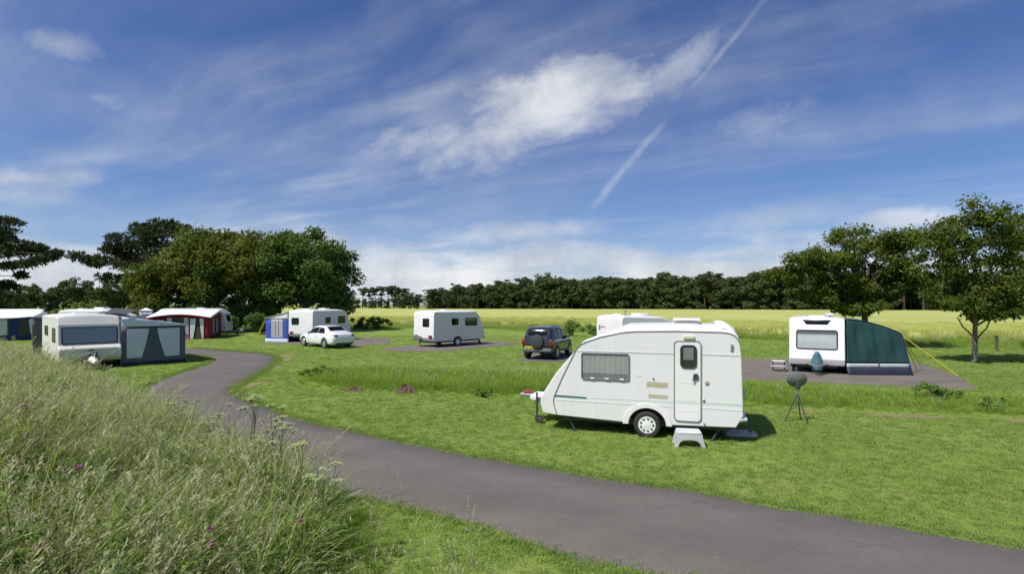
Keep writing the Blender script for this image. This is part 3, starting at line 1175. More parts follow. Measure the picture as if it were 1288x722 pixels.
# wheel arch moulding, wheels, chassis
mb = MB()
oa = [(2.03 + .52 * math.cos(PI - PI * k / 16), .275 + .46 * math.sin(PI * k / 16)) for k in range(17)]
ia = [(2.03 + .40 * math.cos(PI - PI * k / 16), .275 + .37 * math.sin(PI * k / 16)) for k in range(17)]
for k in range(16):
    q4 = [oa[k], oa[k + 1], ia[k + 1], ia[k]]
    mb.prism(q4, pN, -.01, .018)
mb.build('wheel_arch', 'moulded_plastic', mc)
mb = MB()
mb.box((.1, .2, .22), (3.7, Wm - .2, .36))
mb.tube([(2.03, .1, .27), (2.03, Wm - .1, .27)], .045, 8)
mb.box((1.52, .32, .3), (2.54, Wm - .32, .75))
mb.build('chassis', 'dark_metal', mc)
for y, o_ in ((.05, -1), (Wm - .05, 1)):
    wheel(mc, 2.03, y, .275, .285, .17, o_, spokes=9)
steadies(mc, Wm, (.25, 3.55), .33)
# drawbar fairing, hitch with red grip, jockey wheel
mb = MB()
mb.prism([(-.36, .72), (-.36, .42), (-.62, .50), (-.80, .54), (-.80, .66), (-.55, .66)], plane((0, Wm / 2, 0), (1, 0, 0), (0, 0, 1), (0, -1, 0)), -.30, .30)
mb.build('drawbar_fairing', 'moulded_plastic', mc, bevel=.03)
mb = MB()
mb.tube([(-.78, Wm / 2, .60), (-.98, Wm / 2, .62), (-1.12, Wm / 2, .615)], [.06, .055, .045], 10)
mb.build('hitch', 'steel', mc)
mb = MB()
mb.tube([(-.84, Wm / 2, .66), (-.94, Wm / 2, .70), (-1.03, Wm / 2, .66)], [.045, .06, .05], 8)
mb.build('hitch_handle', 'hitch_red', mc)
mb = MB()
mb.tube([(-.60, .62, .10), (-.60, .62, .74)], .026, 8)
mb.tube([(-.60, .62, .74), (-.60, .52, .77)], .012, 6)
mb.tube([(-.62, .62, .50), (-.60, .7, .60)], .04, 8)
mb.lathe([(.03, -.035), (.10, -.035), (.105, 0), (.10, .035), (.03, .035)], 18, 0, Matrix.Translation((-.55, .62, .10)) @ Matrix.Rotation(PI / 2, 4, 'X'))
mb.build('jockey_wheel', 'dark_metal', mc)
# roof: raised rear lip, rooflight with lifted lid, front vent
pR = plane((0, 0, 0), (0, 1, 0), (1, 0, 0), (0, 0, 1))
mb = MB()
mb.prism(rrect(2.62, .62, 3.12, 1.38, .06), plane((0, 0, 2.44), (1, 0, 0), (0, 1, 0), (0, 0, 1)), -.06, .07)
rl = mb.build('rooflight', 'roof_white', mc, bevel=.03)
mb = MB()
mb.prism(rrect(2.57, .57, 3.17, 1.43, .07), plane((0, 0, 2.53), (1, 0, 0), (0, 1, 0), (0, 0, 1)), 0, .045)
mb.build('lid', 'roof_white', rl, bevel=.02)
mb = MB()
mb.grid(lambda a, b: (3.45 + .40 * a, .15 + 1.7 * b, 2.36 + .14 * math.sin(PI * b) ** .5 + .045 * math.sin(PI * min(1, a * 1.1)) - .11 * a * a), 10, 12)
mb.build('roof_lip', 'roof_white', mc, solid=.01)
# rear fittings seen edge-on
pB = plane((3.95, 0, 0), (0, 1, 0), (0, 0, 1), (1, 0, 0))
for y in (.12, Wm - .12):
    mb = MB()
    mb.tube([(3.93, y, .93), (4.0, y, .95), (4.0, y, 1.13), (3.93, y, 1.15)], .016, 6)
    mb.build('grab_handle', 'lamp_yellow_cover', mc)
mb = MB()
mb.tube([(3.90, .04, .50), (4.0, .08, .50), (4.03, Wm / 2, .50), (4.0, Wm - .08, .50), (3.90, Wm - .04, .50)], .05, 8)
mb.build('rear_bumper', 'moulded_plastic', mc)
lamps(mc, pB, Wm, .62, .12, .3)
window(mc, pB, .45, 1.2, 1.55, 1.85, cover=('curtain_pale', .1), pane='pane_clear')

# ---- step stool by the door
st = thing('step_stool', 'grey moulded plastic step stool on the grass below the caravan door', 'stool', (3.62, 10.6, 0), RZ * .6)
pF = plane((0, -.19, 0), (1, 0, 0), (0, 0, 1), (0, -1, 0))
tp = MB()
tp.prism(rrect(-.235, -.19, .235, .19, .05), plane((0, 0, .27), (1, 0, 0), (0, 1, 0), (0, 0, 1)), 0, .045)
tp.build('tread', 'plastic_pale_grey', st, bevel=.015)
outl = [(-.235, .27), (-.31, 0), (-.235, 0), (-.20, .09), (-.14, .15), (0, .17), (.14, .15), (.20, .09), (.235, 0), (.31, 0), (.235, .27)]
for y in (-.19, .17):
    mb = MB()
    pf = plane((0, y, 0), (1, 0, 0), (0, 0, 1), (0, -1, 0))
    mb.prism(outl, pf, -.02, 0)
    mb.build('leg_panel', 'plastic_pale_grey', st)
for s in (-1, 1):
    mb = MB()
    mb.prism([(-.16, .27), (-.175, 0), (-.10, 0), (-.07, .13), (.07, .13), (.10, 0), (.175, 0), (.16, .27)], plane((s * .23, 0, 0), (0, 1, 0), (s * .22, 0, -.95) if False else (0, 0, 1), (s, 0, 0)), 0, .018)
    o_ = mb.build('side_panel', 'plastic_pale_grey', st)

# ---- grey waste tank lying behind the near caravan
wt = thing('waste_tank', 'flat grey waste water tank lying in the shade under the rear of the near caravan', 'water tank', (5.0, 11.35, 0), RZ + .1)
mb = MB()
mb.prism(rrect(-.34, -.2, .34, .2, .1), plane((0, 0, 0), (1, 0, 0), (0, 1, 0), (0, 0, 1)), .0, .11)
mb.build('tank', 'plastic_grey', wt, bevel=.04, seg=3)
mb = MB()
mb.lathe([(.04, .10), (.04, .14), (.0005, .14)], 12, 0, Matrix.Translation((.22, 0, 0)))
mb.build('cap', 'dark_metal', wt)

# ---- twin-lamp caravan in the middle distance
c1, _ = tourer('touring_caravan', 'white caravan with three small windows on the central gravel pitch, beige field behind', (-3.67, 39.06, 0), math.atan2(-.73, -.68), 4.6, 2.2, .42, 2.40, [(0, .42), (-.12, .75, .12), (0, 1.2, .2), (.38, 2.05, .35), (.75, 2.40, .3)], crown=.08, wheel_x=2.45)
c1['label'] = 'white caravan with shaded side and bright rear, alone on the central gravel pitch'
pa, pb = side_planes(2.2)
window(c1, pb, 2.43, 1.48, 3.03, 1.93, cover=('curtain_tan', .45))
w_ = window(c1, pb, .66, 1.40, 1.80, 1.95, cover=('curtain_tan', .55), pane='pane_clear')
rb = plane((4.575, 0, 0), (0, 1, 0), (0, 0, 1), (1, 0, 0))
window(c1, rb, 1.02, 1.38, 1.72, 1.95, cover=('curtain_pale', .6))
lamps(c1, rb, 2.2, .62, .20, .42)
roof_box(c1, 'rooflight', 2.4, 2.9, .7, 1.3, 2.46, .07)
roof_box(c1, 'roof_vent', 3.4, 3.7, 1.2, 1.5, 2.45, .05)
mb = MB()
strip(mb, [(.1, 1.05), (4.5, 1.05)], .03, pb, -.002, .004)
strip(mb, [(.1, .95), (4.5, .95)], .015, pb, -.002, .004)
mb.build('side_stripe', 'stripe_grey', c1)
mb = MB()
mb.box((4.58, .2, .42), (4.78, .9, .75))
mb.tube([(4.6, .3, .6), (4.9, .3, .6), (4.9, .8, .6), (4.6, .8, .6)], .02, 6)
mb.build('rear_carrier', 'steel', c1)

# ---- caravan partly hidden behind the near one
c2, _ = tourer('touring_caravan', 'white caravan mostly hidden behind the near one, red and blue badge on its rear', (7.62, 25.39, 0), math.atan2(-.36, -.93), 4.0, 2.1, .42, 2.38, [(0, .42), (-.12, .75, .12), (0, 1.2, .2), (.5, 1.95, .4), (1.9, 2.32, .6)], crown=.07)
rb = plane((3.975, 0, 0), (0, 1, 0), (0, 0, 1), (1, 0, 0))
window(c2, rb, .5, 1.05, 1.6, 1.6, cover=('curtain_pale', .1))
lamps(c2, rb, 2.1, .66)
mb = MB()
mb.prism(rrect(.22, 1.74, .36, 1.96, .02), rb, -.02, .012)
mb.build('rear_badge', 'decal_blue', c2)
for k in range(3):
    mb = MB()
    mb.prism(rrect(.42 + k * .12, 1.85, .49 + k * .12, 1.92, .012), rb, -.02, .012)
    mb.build('rear_badge', 'decal_red', c2)
roof_box(c2, 'rooflight', 2.0, 2.5, .6, 1.3, 2.42, .07)
roof_box(c2, 'roof_vent', 3.3, 3.6, .8, 1.1, 2.42, .06)
mb = MB()
mb.tube([(3.4, 1.5, 2.4), (3.4, 1.5, 2.62)], .03, 6)
mb.tube([(3.4, 1.3, 2.62), (3.4, 1.7, 2.62)], .02, 6)
mb.build('aerial', 'steel', c2)
pa, pb = side_planes(2.1)
window(c2, pb, 1.2, 1.25, 2.2, 1.75, cover=('curtain_pale', .1))
window(c2, pb, 2.8, 1.25, 3.6, 1.75)

# ---- white caravan with the green awning
c3, _ = tourer('touring_caravan', 'white caravan seen front-on with dark front window and teal hitch cover, beside green awning', (13.67, 21.2, 0), math.radians(60), 4.4, 2.03, .34, 2.30, [(0, .34), (-.10, .60, .1), (-.02, 1.0, .2), (.16, 2.02, .2), (.34, 2.30, .16)], crown=.07, jockey=False, frame_z=.4)
fp = seg_plane((-.012, 1.0), (.16, 2.02))
window(c3, fp, .25, .0, 1.77, .83, r=.1, fw=.05, half=('curtain_white', .30, .56), pane='pane_clear', back='trim_grey')
fp2 = seg_plane((.175, 2.05), (.325, 2.28))
mb = MB()
mb.prism([(.62, .0), (1.40, .0), (1.55, .22), (.47, .22)], fp2, -.02, .02)
mb.build('front_rooflight', 'pane_car', c3)
mb = MB()
mb.prism([(.62, .0), (1.40, .0), (1.55, .22), (.47, .22)], fp2, -.03, .012)
mb.build('rooflight_seal', 'rubber', c3)
fl = plane((-.10, 0, 0), (0, 1, 0), (0, 0, 1), (-1, 0, 0))
mb = MB()
mb.grid(lambda a, b: (-.42 - .10 * math.sin(PI * a), 1.0 + (a - .5) * .42 * math.sin(PI * (.28 + .70 * b)) ** .7, .16 + .80 * b), 8, 12)
mb.build('hitch_cover', 'cover_teal', c3, solid=.02)
for u, s in ((.18, 1), (1.62, -1)):
    mb = MB()
    strip(mb, [(u, .80), (u + .12, .84), (u + .26, .93)], .02, seg_plane((-.10, .0), (-.03, 1.0)), -.01, .012)
    mb.build('front_moulding', 'trim_pale', c3)
roof_box(c3, 'rooflight', 1.0, 1.5, .7, 1.3, 2.33, .08)
mb = MB()
mb.tube([(1.2, .5, 2.35), (1.2, .5, 2.50)], .04, 8)
mb.lathe([(.0005, .16), (.2, .12), (.22, .07), (.16, .04)], 16, 0, Matrix.Translation((1.2, .5, 2.38)))
mb.build('aerial', 'plastic_pale_grey', c3)
pa, pb = side_planes(2.03)
window(c3, pb, .9, 1.2, 1.9, 1.8)
rb = plane((4.38, 0, 0), (0, 1, 0), (0, 0, 1), (1, 0, 0))
window(c3, rb, .4, 1.2, 1.6, 1.8)
lamps(c3, rb, 2.03, .62)

# step at its left side
sp = thing('caravan_step', 'pale double step standing at the left side of the caravan with the green awning', 'step', (11.55, 22.4, 0), math.radians(60))
for k, (x0, z, w) in enumerate(((-.26, .20, .6), (.02, .40, .5))):
    mb = MB()
    mb.prism(rrect(x0, -w / 2, x0 + .30, w / 2, .04), plane((0, 0, z), (1, 0, 0), (0, 1, 0), (0, 0, 1)), 0, .05)
    mb.build('tread', 'plastic_pale_grey' if k else 'plastic_grey', sp, bevel=.012)
for y in (-.22, .22):
    mb = MB()
    mb.tube([(-.22, y, 0), (-.12, y, .21), (.28, y, .41)], .02, 6)
    mb.tube([(.28, y, 0), (.28, y, .41)], .02, 6)
    mb.build('leg', 'dark_metal', sp)

# ---- caravan with the grey awning, front left
c4, _ = tourer('touring_caravan', 'weathered cream caravan with one wide blind-covered front window, beside the grey awning', (-18.1, 23.9, 0), math.atan2(.67, -.745), 5.0, 2.2, .36, 2.36, [(0, .36), (-.20, .55, .15), (-.24, .95, .2), (-.02, 1.10, .1), (.12, 2.0, .2), (.32, 2.36, .18)], mat='caravan_cream', crown=.10, frame_z=.40)
fp = seg_plane((-.02, 1.10), (.12, 2.0))
window(c4, fp, .10, .04, 2.08, .80, r=.07, fw=.04, cover=('blind_silver', .02), pane='pane_clear', back='plastic_grey')
fl = seg_plane((-.235, .6), (-.235, .95))
mb = MB()
mb.ring(rrect(.18, -.05, 2.02, .36, .06), rrect(.195, -.035, 2.005, .345, .05), fl, -.02, .010)
mb.build('locker_seam', 'trim_pale', c4)
mb = MB()
mb.prism(rrect(1.0, .24, 1.2, .29, .02), fl, -.01, .02)
mb.build('locker_handle', 'dark_metal', c4)
mb = MB()
mb.tube([(-.55, 1.1, .47), (-.95, 1.1, .42), (-1.25, 1.1, .38)], [.16, .13, .07], 10)
mb.build('hitch_cover', 'moulded_plastic', c4)
mb = MB()
mb.tube([(-.5, 1.0, .35), (-.62, .98, .80)], .05, 8)
mb.tube([(-.45, 1.18, .35), (-.55, 1.2, .72)], .04, 8)
mb.build('gas_bottle_strap', 'dark_metal', c4)
pa, pb = side_planes(2.2)
window(c4, pb, .65, 1.22, 1.50, 1.85, cover=None)
window(c4, pb, 2.9, 1.45, 3.9, 1.90, cover=None)
mb = MB()
strip(mb, [(0, 1.0), (4.9, 1.0)], .02, pb, -.002, .005)
strip(mb, [(0.2, 2.18), (4.9, 2.2)], .02, pb, -.002, .005)
mb.build('belt_moulding', 'trim_pale', c4)
roof_box(c4, 'rooflight', 2.0, 2.6, .8, 1.4, 2.44, .07)
rb = plane((4.98, 0, 0), (0, 1, 0), (0, 0, 1), (1, 0, 0))
window(c4, rb, .5, 1.2, 1.7, 1.85)
lamps(c4, rb, 2.2, .6)

# ---- caravan with the blue awning beside the big trees
c5, _ = tourer('touring_caravan', 'white caravan parked behind the white saloon car, with a blue awning on its left', (-15.6, 43.8, 0), math.atan2(-.95, -.30), 4.7, 2.2, .46, 2.42, [(0, .46), (-.12, .75, .12), (0, 1.2, .2), (.35, 2.05, .35), (.9, 2.42, .4)], crown=.09)
pa, pb = side_planes(2.2)
window(c5, pb, 2.6, 1.42, 3.2, 1.90)
window(c5, pb, .72, 1.38, 1.65, 1.95, cover=('curtain_tan', .4))
rb = plane((4.675, 0, 0), (0, 1, 0), (0, 0, 1), (1, 0, 0))
window(c5, rb, .28, 1.35, .95, 1.88, cover=('curtain_pale', .5))
lamps(c5, rb, 2.2, .66, .18, .34)
roof_box(c5, 'rooflight', 3.2, 3.8, .5, 1.1, 2.48, .09)
roof_box(c5, 'rooflight', 1.6, 2.2, .8, 1.4, 2.48, .12)
roof_box(c5, 'roof_vent', 2.7, 2.9, 1.3, 1.5, 2.48, .08)

# ---- caravan behind the red awning
c6, _ = tourer('touring_caravan', 'white caravan joined to the red awning, under the large trees', (-26.7, 49.3, 0), math.atan2(-.25, -.97), 5.4, 2.2, .45, 2.42, [(0, .45), (-.1, .75, .12), (-.05, 1.2, .2), (.15, 2.05, .35), (.55, 2.42, .4)], crown=.12)
fp = seg_plane((-.04, 1.2), (.13, 2.0))
window(c6, fp, .55, .12, 1.65, .72, r=.08, cover=None)
pa, pb = side_planes(2.2)
window(c6, pb, .8, 1.35, 1.7, 1.9)
roof_box(c6, 'rooflight', 2.0, 2.6, .8, 1.4, 2.52, .08)

# ---- caravan behind the far-left blue awning
c7, _ = tourer('touring_caravan', 'white caravan behind the navy awning at the far left edge', (-41.2, 46.2, 0), math.atan2(-.57, -.82), 5.4, 2.2, .45, 2.42, [(0, .45), (-.1, .75, .12), (-.05, 1.2, .2), (.2, 2.05, .35), (.6, 2.42, .4)], crown=.10)
pa, pb = side_planes(2.2)
window(c7, pb, .8, 1.35, 1.7, 1.9)
fp = seg_plane((-.04, 1.2), (.17, 2.0))
window(c7, fp, .5, .1, 1.7, .7)

# ---- caravan of which only the roof shows above the cream one
c8, _ = tourer('touring_caravan', 'white caravan showing only its roof above the cream caravan', (-28.9, 40.2, 0), math.atan2(-.10, -.99), 4.4, 2.2, .45, 2.42, [(0, .45), (-.1, .75, .12), (-.05, 1.2, .2), (.2, 2.05, .35), (1.4, 2.46, .5)], crown=.13)
roof_box(c8, 'rooflight', 1.7, 2.4, .8, 1.5, 2.56, .12)
roof_box(c8, 'rooflight', 3.2, 3.6, .8, 1.4, 2.52, .08)
pa, pb = side_planes(2.2)
window(c8, pb, .9, 1.35, 1.9, 1.9)


# ------------------------------------------------------------------ awnings
def fr(loc, rot):
    c, s = math.cos(rot), math.sin(rot)
    return lambda x, y: (loc[0] + x * c - y * s, loc[1] + x * s + y * c, 0)


def wall(par, a, b, za, zb_, mat, name='wall', z0=0.0, lean=0.0, arch=0.0, nu=10):
    """upright cloth from a to b (x, y); heights za, zb_; gentle slack"""
    A, B = Vector((*a, 0)), Vector((*b, 0))
    n = Vector((-(B - A).y, (B - A).x, 0)).normalized() 
    slack = min(1.0, (B - A).length / 2.6) ** 2

    def fn(u, v):
        h = za + (zb_ - za) * u + arch * math.sin(PI * u)
        p = A.lerp(B, u)
        z = z0 + (h - z0) * v
        return p + Vector((0, 0, z)) + n * (slack * (.012 * math.sin(u * 17) + .006 * math.sin(u * 37 + 6 * v)) * math.sin(v * PI) + lean * (1 - v))
    mb = MB()
    mb.grid(fn, nu, 5)
    return mb.build(name, mat, par, solid=.012, recalc=False)


def sheet(par, p00, p10, p11, p01, mat, name='roof', sag=0.0, nu=10, nv=6, arch=0.0, solid=.014):
    p00, p10, p11, p01 = [Vector(p) for p in (p00, p10, p11, p01)]

    def fn(u, v):
        p = p00.lerp(p10, u).lerp(p01.lerp(p11, u), v)
        p.z -= sag * math.sin(PI * u) * math.sin(PI * v)
        p.z += arch * math.sin(PI * u) * (1 - v)
        return p
    mb = MB()
    mb.grid(fn, nu, nv)
    return mb.build(name, mat, par, solid=solid, recalc=False)


def film_window(par, pl, u0, v0, u1, v1, curtains=(), mat='curtain_blue', edge=None, back='interior'):
    """clear film window over a dark inside, with tied or straight curtains"""
    mb = MB()
    mb.prism([(u0, v0), (u1, v0), (u1, v1), (u0, v1)], pl, .012, .016)
    w = mb.build('window', back, par)
    for (a, b_, tie) in curtains:
        c = MB()
        pleats(c, pl, u0 + (u1 - u0) * a, v0 + .02, u0 + (u1 - u0) * b_, v1 - .01, .026, .006, 5, tie)
        c.build('curtain', mat, w)
    mb = MB()
    mb.prism([(u0, v0), (u1, v0), (u1, v1), (u0, v1)], pl, .036, .039)
    mb.build('pane', 'pane_film', w)
    if edge:
        mb = MB()
        mb.ring([(u0 - .03, v0 - .03), (u1 + .03, v0 - .03), (u1 + .03, v1 + .03), (u0 - .03, v1 + .03)], [(u0, v0), (u1, v0), (u1, v1), (u0, v1)], pl, .01, .04)
        mb.build('frame', edge, w)
    return w


def wplane(a, b, out):
    A, B = Vector((*a, 0)), Vector((*b, 0))
    d = (B - A).normalized()
    n = Vector((d.y, -d.x, 0))
    if n.dot(Vector((*out, 0))) < 0:
        n = -n
    return plane(A, d, (0, 0, 1), n)


def poles(par, pts, r=.016):
    for a, b in pts:
        mb = MB()
        mb.tube([a, b], r, 6)
        mb.build('pole', 'steel', par)


# grey awning on the cream caravan (front left); local frame of that caravan, shifted
r4 = math.atan2(.67, -.745)
a4 = thing('awning', 'grey caravan awning with pale roof and tied-back curtains, joined to the cream caravan', 'awning', fr((-18.1, 23.9), r4)(2.0, -1.35), r4, 'caravan awnings')
OX, OY = -2.0, 1.35
q0 = lambda x, y: (x + OX, y + OY)
F0, F1, K0, K1 = q0(.0, -.02), q0(.0, -2.62), q0(4.2, -.02), q0(4.2, -2.62)
wall(a4, F0, F1, 2.06, 1.80, 'fabric_grey', 'front_wall')
wall(a4, F1, K1, 1.80, 1.80, 'fabric_grey', 'outer_wall')
wall(a4, K1, K0, 1.80, 2.06, 'fabric_grey', 'rear_wall')
sheet(a4, (F1[0] - .12, F1[1] - .14, 1.90), (K1[0] + .12, K1[1] - .14, 1.90), (K0[0] + .12, K0[1], 2.32), (F0[0] - .12, F0[1], 2.32), 'fabric_pale_blue', 'roof', sag=.05)
wall(a4, (F0[0] - .125, F0[1]), (F1[0] - .125, F1[1] - .14), 2.32, 1.90, 'fabric_pale_blue', 'valance', z0=1.86)
pl4 = wplane(F0, F1, (-1, 0))
film_window(a4, pl4, .14, .36, 2.42, 1.76, ((.03, .41, .34), (.56, .97, -.34)), 'curtain_blue', back='fabric_grey')
pl4b = wplane(F1, K1, (0, -1))
film_window(a4, pl4b, .5, .42, 1.9, 1.62, ((.0, .4, .45), (.6, 1.0, -.45)), 'curtain_blue')
film_window(a4, pl4b, 2.4, .42, 3.8, 1.62, ((.0, .4, .45), (.6, 1.0, -.45)), 'curtain_blue')
wall(a4, (F0[0] - .03, F0[1]), (F1[0] - .03, F1[1] - .03), .18, .18, 'mudflap_blue', 'mud_skirt', z0=.0, lean=.02)
wall(a4, (F1[0], F1[1] - .04), (K1[0], K1[1] - .04), .18, .18, 'mudflap_blue', 'mud_skirt', z0=.0)
poles(a4, [((F0[0] + .04, F0[1], 0), (F0[0] + .04, F0[1], 2.1)), ((F1[0] + .04, F1[1] + .05, 0), (F1[0] + .04, F1[1] + .05, 1.88)), ((K1[0], K1[1] + .05, 0), (K1[0], K1[1] + .05, 1.88))])

# blue awning on the caravan by the trees
r5 = math.atan2(-.95, -.30)
a5 = thing('awning', 'bright blue and white awning with one curtained window, near the white car', 'awning', fr((-15.6, 43.8), r5)(3.4, -1.1), r5, 'caravan awnings')
OX, OY = -3.4, 1.1
F0, F1, K0, K1 = q0(2.2, -.03), q0(2.2, -2.2), q0(4.62, -.03), q0(4.62, -2.2)
bw = wall(a5, K0, K1, 2.02, 1.72, 'fabric_blue', 'end_wall')
wall(a5, K1, F1, 1.72, 1.72, 'fabric_blue', 'outer_wall')
wall(a5, F1, F0, 1.72, 2.02, 'fabric_blue', 'far_wall')
sheet(a5, (F1[0] - .1, F1[1] - .1, 1.80), (K1[0] + .1, K1[1] - .1, 1.80), (K0[0] + .1, K0[1], 2.34), (F0[0] - .1, F0[1], 2.34), 'fabric_white', 'roof', sag=.04)
wall(a5, (K0[0] + .03, K0[1]), (K1[0] + .03, K1[1] - .1), 2.34, 1.80, 'fabric_white', 'gable_band', z0=1.78)
pl5 = wplane(K0, K1, (1, 0))
mb = MB()
mb.prism([(.55, .36), (1.62, .36), (1.62, 1.76), (.55, 1.76)], pl5, .006, .012)
mb.build('pale_panel', 'fabric_pvc_grey', a5)
film_window(a5, pl5, .62, .52, 1.55, 1.62, ((.02, .30, 0), (.36, .64, 0), (.70, .98, 0)), 'curtain_pale', 'fabric_white')
wall(a5, (K0[0] + .05, K0[1]), (K1[0] + .05, K1[1]), .26, .26, 'fabric_pale_blue', 'mud_skirt', z0=0)
for x0_, x1_ in ((-.06, -.9), (0, -.5)):
    pass
mb = MB()
mb.tube([(K1[0], K1[1] - .05, 1.75), (K1[0] + .35, K1[1] - .75, .02)], .015, 5)
mb.build('guy_rope', 'rope_yellow', a5)
mb = MB()
mb.tube([(K1[0] - .1, K1[1] - .05, 1.75), (K1[0] - .2, K1[1] - 1.2, .02)], .015, 5)
mb.build('guy_rope', 'rope_yellow', a5)

# red awning under the trees
r6 = math.atan2(-.25, -.97)
a6 = thing('awning', 'dark red awning with arched white roof and open curtained front, under the large trees', 'awning', fr((-26.7, 49.3), r6)(2.6, 4.2), r6, 'caravan awnings')
OX, OY = -2.6, -4.2
F0, F1, K0, K1 = q0(.35, 2.22), q0(.15, 6.3), q0(5.0, 2.22), q0(4.6, 6.3)
wall(a6, F0, F1, 2.10, 1.72, 'fabric_red', 'side_wall')
wall(a6, K0, K1, 2.10, 1.72, 'fabric_red', 'side_wall')
wall(a6, F1, K1, 1.74, 1.74, 'fabric_red', 'front_wall', arch=.24, nu=20)
# roof arched at the front
P = [Vector((F1[0] - .15, F1[1] + .2, 1.76)), Vector((K1[0] + .3, K1[1] + .2, 1.72)), Vector((K0[0] + .1, K0[1], 2.44)), Vector((F0[0] - .05, F0[1], 2.44))]
sheet(a6, P[0], P[1], P[2], P[3], 'fabric_white', 'roof', arch=.30, nu=20)
mb = MB()
mb.tube([P[0].lerp(P[1], k / 20) + Vector((0, .01, .30 * math.sin(PI * k / 20))) for k in range(21)], .06, 6)
mb.build('roof_edge', 'fabric_red', a6)
p6 = wplane(F1, K1, (0, 1))
film_window(a6, p6, 1.55, .38, 3.1, 1.80, ((.0, .22, .5), (.78, 1.0, -.5)), 'curtain_white', 'fabric_pink')
film_window(a6, p6, 3.35, .38, 4.3, 1.62, ((.0, .5, .4),), 'curtain_white', 'fabric_pink')
mb = MB()
mb.prism([(.58, .0), (1.25, .0), (1.25, 1.74), (.58, 1.74)], p6, .012, .018)
dw = mb.build('doorway', 'interior', a6)
for (u0_, u1_, tie) in ((1.0, 1.42, -.5), (.42, .72, .6)):
    c = MB()
    pleats(c, p6, u0_, .0, u1_, 1.72, .05, .015, 4, tie)
    c.build('door_curtain', 'curtain_white', dw)
p6s = wplane(F1, F0, (-1, 0))
film_window(a6, p6s, 1.1, .40, 2.6, 1.66, ((.0, .3, 0), (.7, 1.0, 0)), 'curtain_pale', 'fabric_pink')
mb = MB()
mb.prism([(1.5, .02), (4.4, .02), (4.4, .32), (1.5, .32)], p6, .014, .022)
mb.build('lower_panel', 'fabric_pink', a6)

# navy awning at the far left edge
r7 = math.atan2(-.57, -.82)
a7 = thing('awning', 'navy blue awning with pale arched roof and curtained front, cut by the left edge', 'awning', fr((-41.2, 46.2), r7)(2.6, 3.5), r7, 'caravan awnings')
OX, OY = -2.6, -3.5
F0, F1, K0, K1 = q0(.25, 2.22), q0(.15, 4.85), q0(5.1, 2.22), q0(5.0, 4.85)
wall(a7, F0, F1, 2.10, 1.80, 'fabric_navy', 'side_wall')
wall(a7, K0, K1, 2.10, 1.80, 'fabric_navy', 'side_wall')
wall(a7, F1, K1, 1.86, 1.86, 'fabric_navy', 'front_wall')
sheet(a7, (F1[0] - .15, F1[1] + .25, 1.98), (K1[0] + .15, K1[1] + .25, 1.98), (K0[0] + .1, K0[1], 2.50), (F0[0] - .1, F0[1], 2.50), 'fabric_white', 'roof', arch=-.2, nu=20)
p7 = wplane(F1, K1, (0, 1))
film_window(a7, p7, .3, .45, 1.2, 1.70, ((.0, .35, .4),), 'curtain_blue')
film_window(a7, p7, 1.7, .45, 2.6, 1.70, ((.2, .95, 0),), 'curtain_white')
film_window(a7, p7, 2.75, .45, 3.5, 1.70, ((.0, .3, .3),), 'interior_warm')
film_window(a7, p7, 3.8, .45, 4.7, 1.70, ((.1, .6, 0),), 'curtain_white')

# dark open canopy beside the roof-only caravan
a8 = thing('canopy', 'dark grey fabric canopy showing above the roof of the grey awning', 'canopy', (-29.0, 38.3, 0), .1)
sheet(a8, (-1.0, -.9, 2.28), (1.0, -.9, 2.22), (.8, .9, 2.50), (-1.0, .9, 2.62), 'fabric_dark', 'roof', sag=.08)
poles(a8, [((-.95, -.85, 0), (-.95, -.85, 2.3)), ((.95, -.85, 0), (.95, -.85, 2.25)), ((.75, .85, 0), (.75, .85, 2.5)), ((-.95, .85, 0), (-.95, .85, 2.6))])


def tall_tent(label, loc, rot, w, d, h, mat, name='toilet_tent'):
    t = thing(name, label, 'tent', loc, rot)
    c = [(-w / 2, -d / 2), (w / 2, -d / 2), (w / 2, d / 2), (-w / 2, d / 2)]
    for i in range(4):
        wall(t, c[i], c[(i + 1) % 4], h * .92, h * .92, mat, 'side_wall')
    mb = MB()
    e = .04
    mb.add([(-w / 2 - e, -d / 2 - e, h * .91), (w / 2 + e, -d / 2 - e, h * .91), (w / 2 + e, d / 2 + e, h * .91), (-w / 2 - e, d / 2 + e, h * .91), (0, 0, h)], [(0, 1, 4), (1, 2, 4), (2, 3, 4), (3, 0, 4), (3, 2, 1, 0)])
    mb.build('roof', mat, t)
    poles(t, [((x, y, 0), (x, y, h * .92)) for x, y in c])
    return t


tall_tent('tall narrow white tent between the grey and the red awnings, before dark trees', (-31.3, 44.2, 0), .6, .9, .9, 2.62, 'fabric_white')
tall_tent('tall dark grey tent standing in shade behind the left end of the cream caravan', (-24.6, 27.0, 0), .75, .7, .9, 2.45, 'fabric_mid_grey')

# green awning on the right, with its straps
a3 = thing('awning', 'dark green sloping awning with a pale band and navy skirt, on the right-hand pitch', 'awning', (15.6, 22.4, 0), 0, 'caravan awnings')
A = Vector((13.74 - 15.6, 21.22 - 22.4, 0))
B = Vector((16.34 - 15.6, 21.10 - 22.4, 0))
BK = Vector((.5, .866, 0)) * 3.0
crv = [(0, 2.26), (.12, 2.25), (.25, 2.21), (.38, 2.13), (.5, 2.04), (.62, 1.94), (.73, 1.82), (.80, 1.74), (.84, 1.66)]


def topz(u):
    return float(np.interp(u, [c[0] for c in crv], [c[1] for c in crv]))


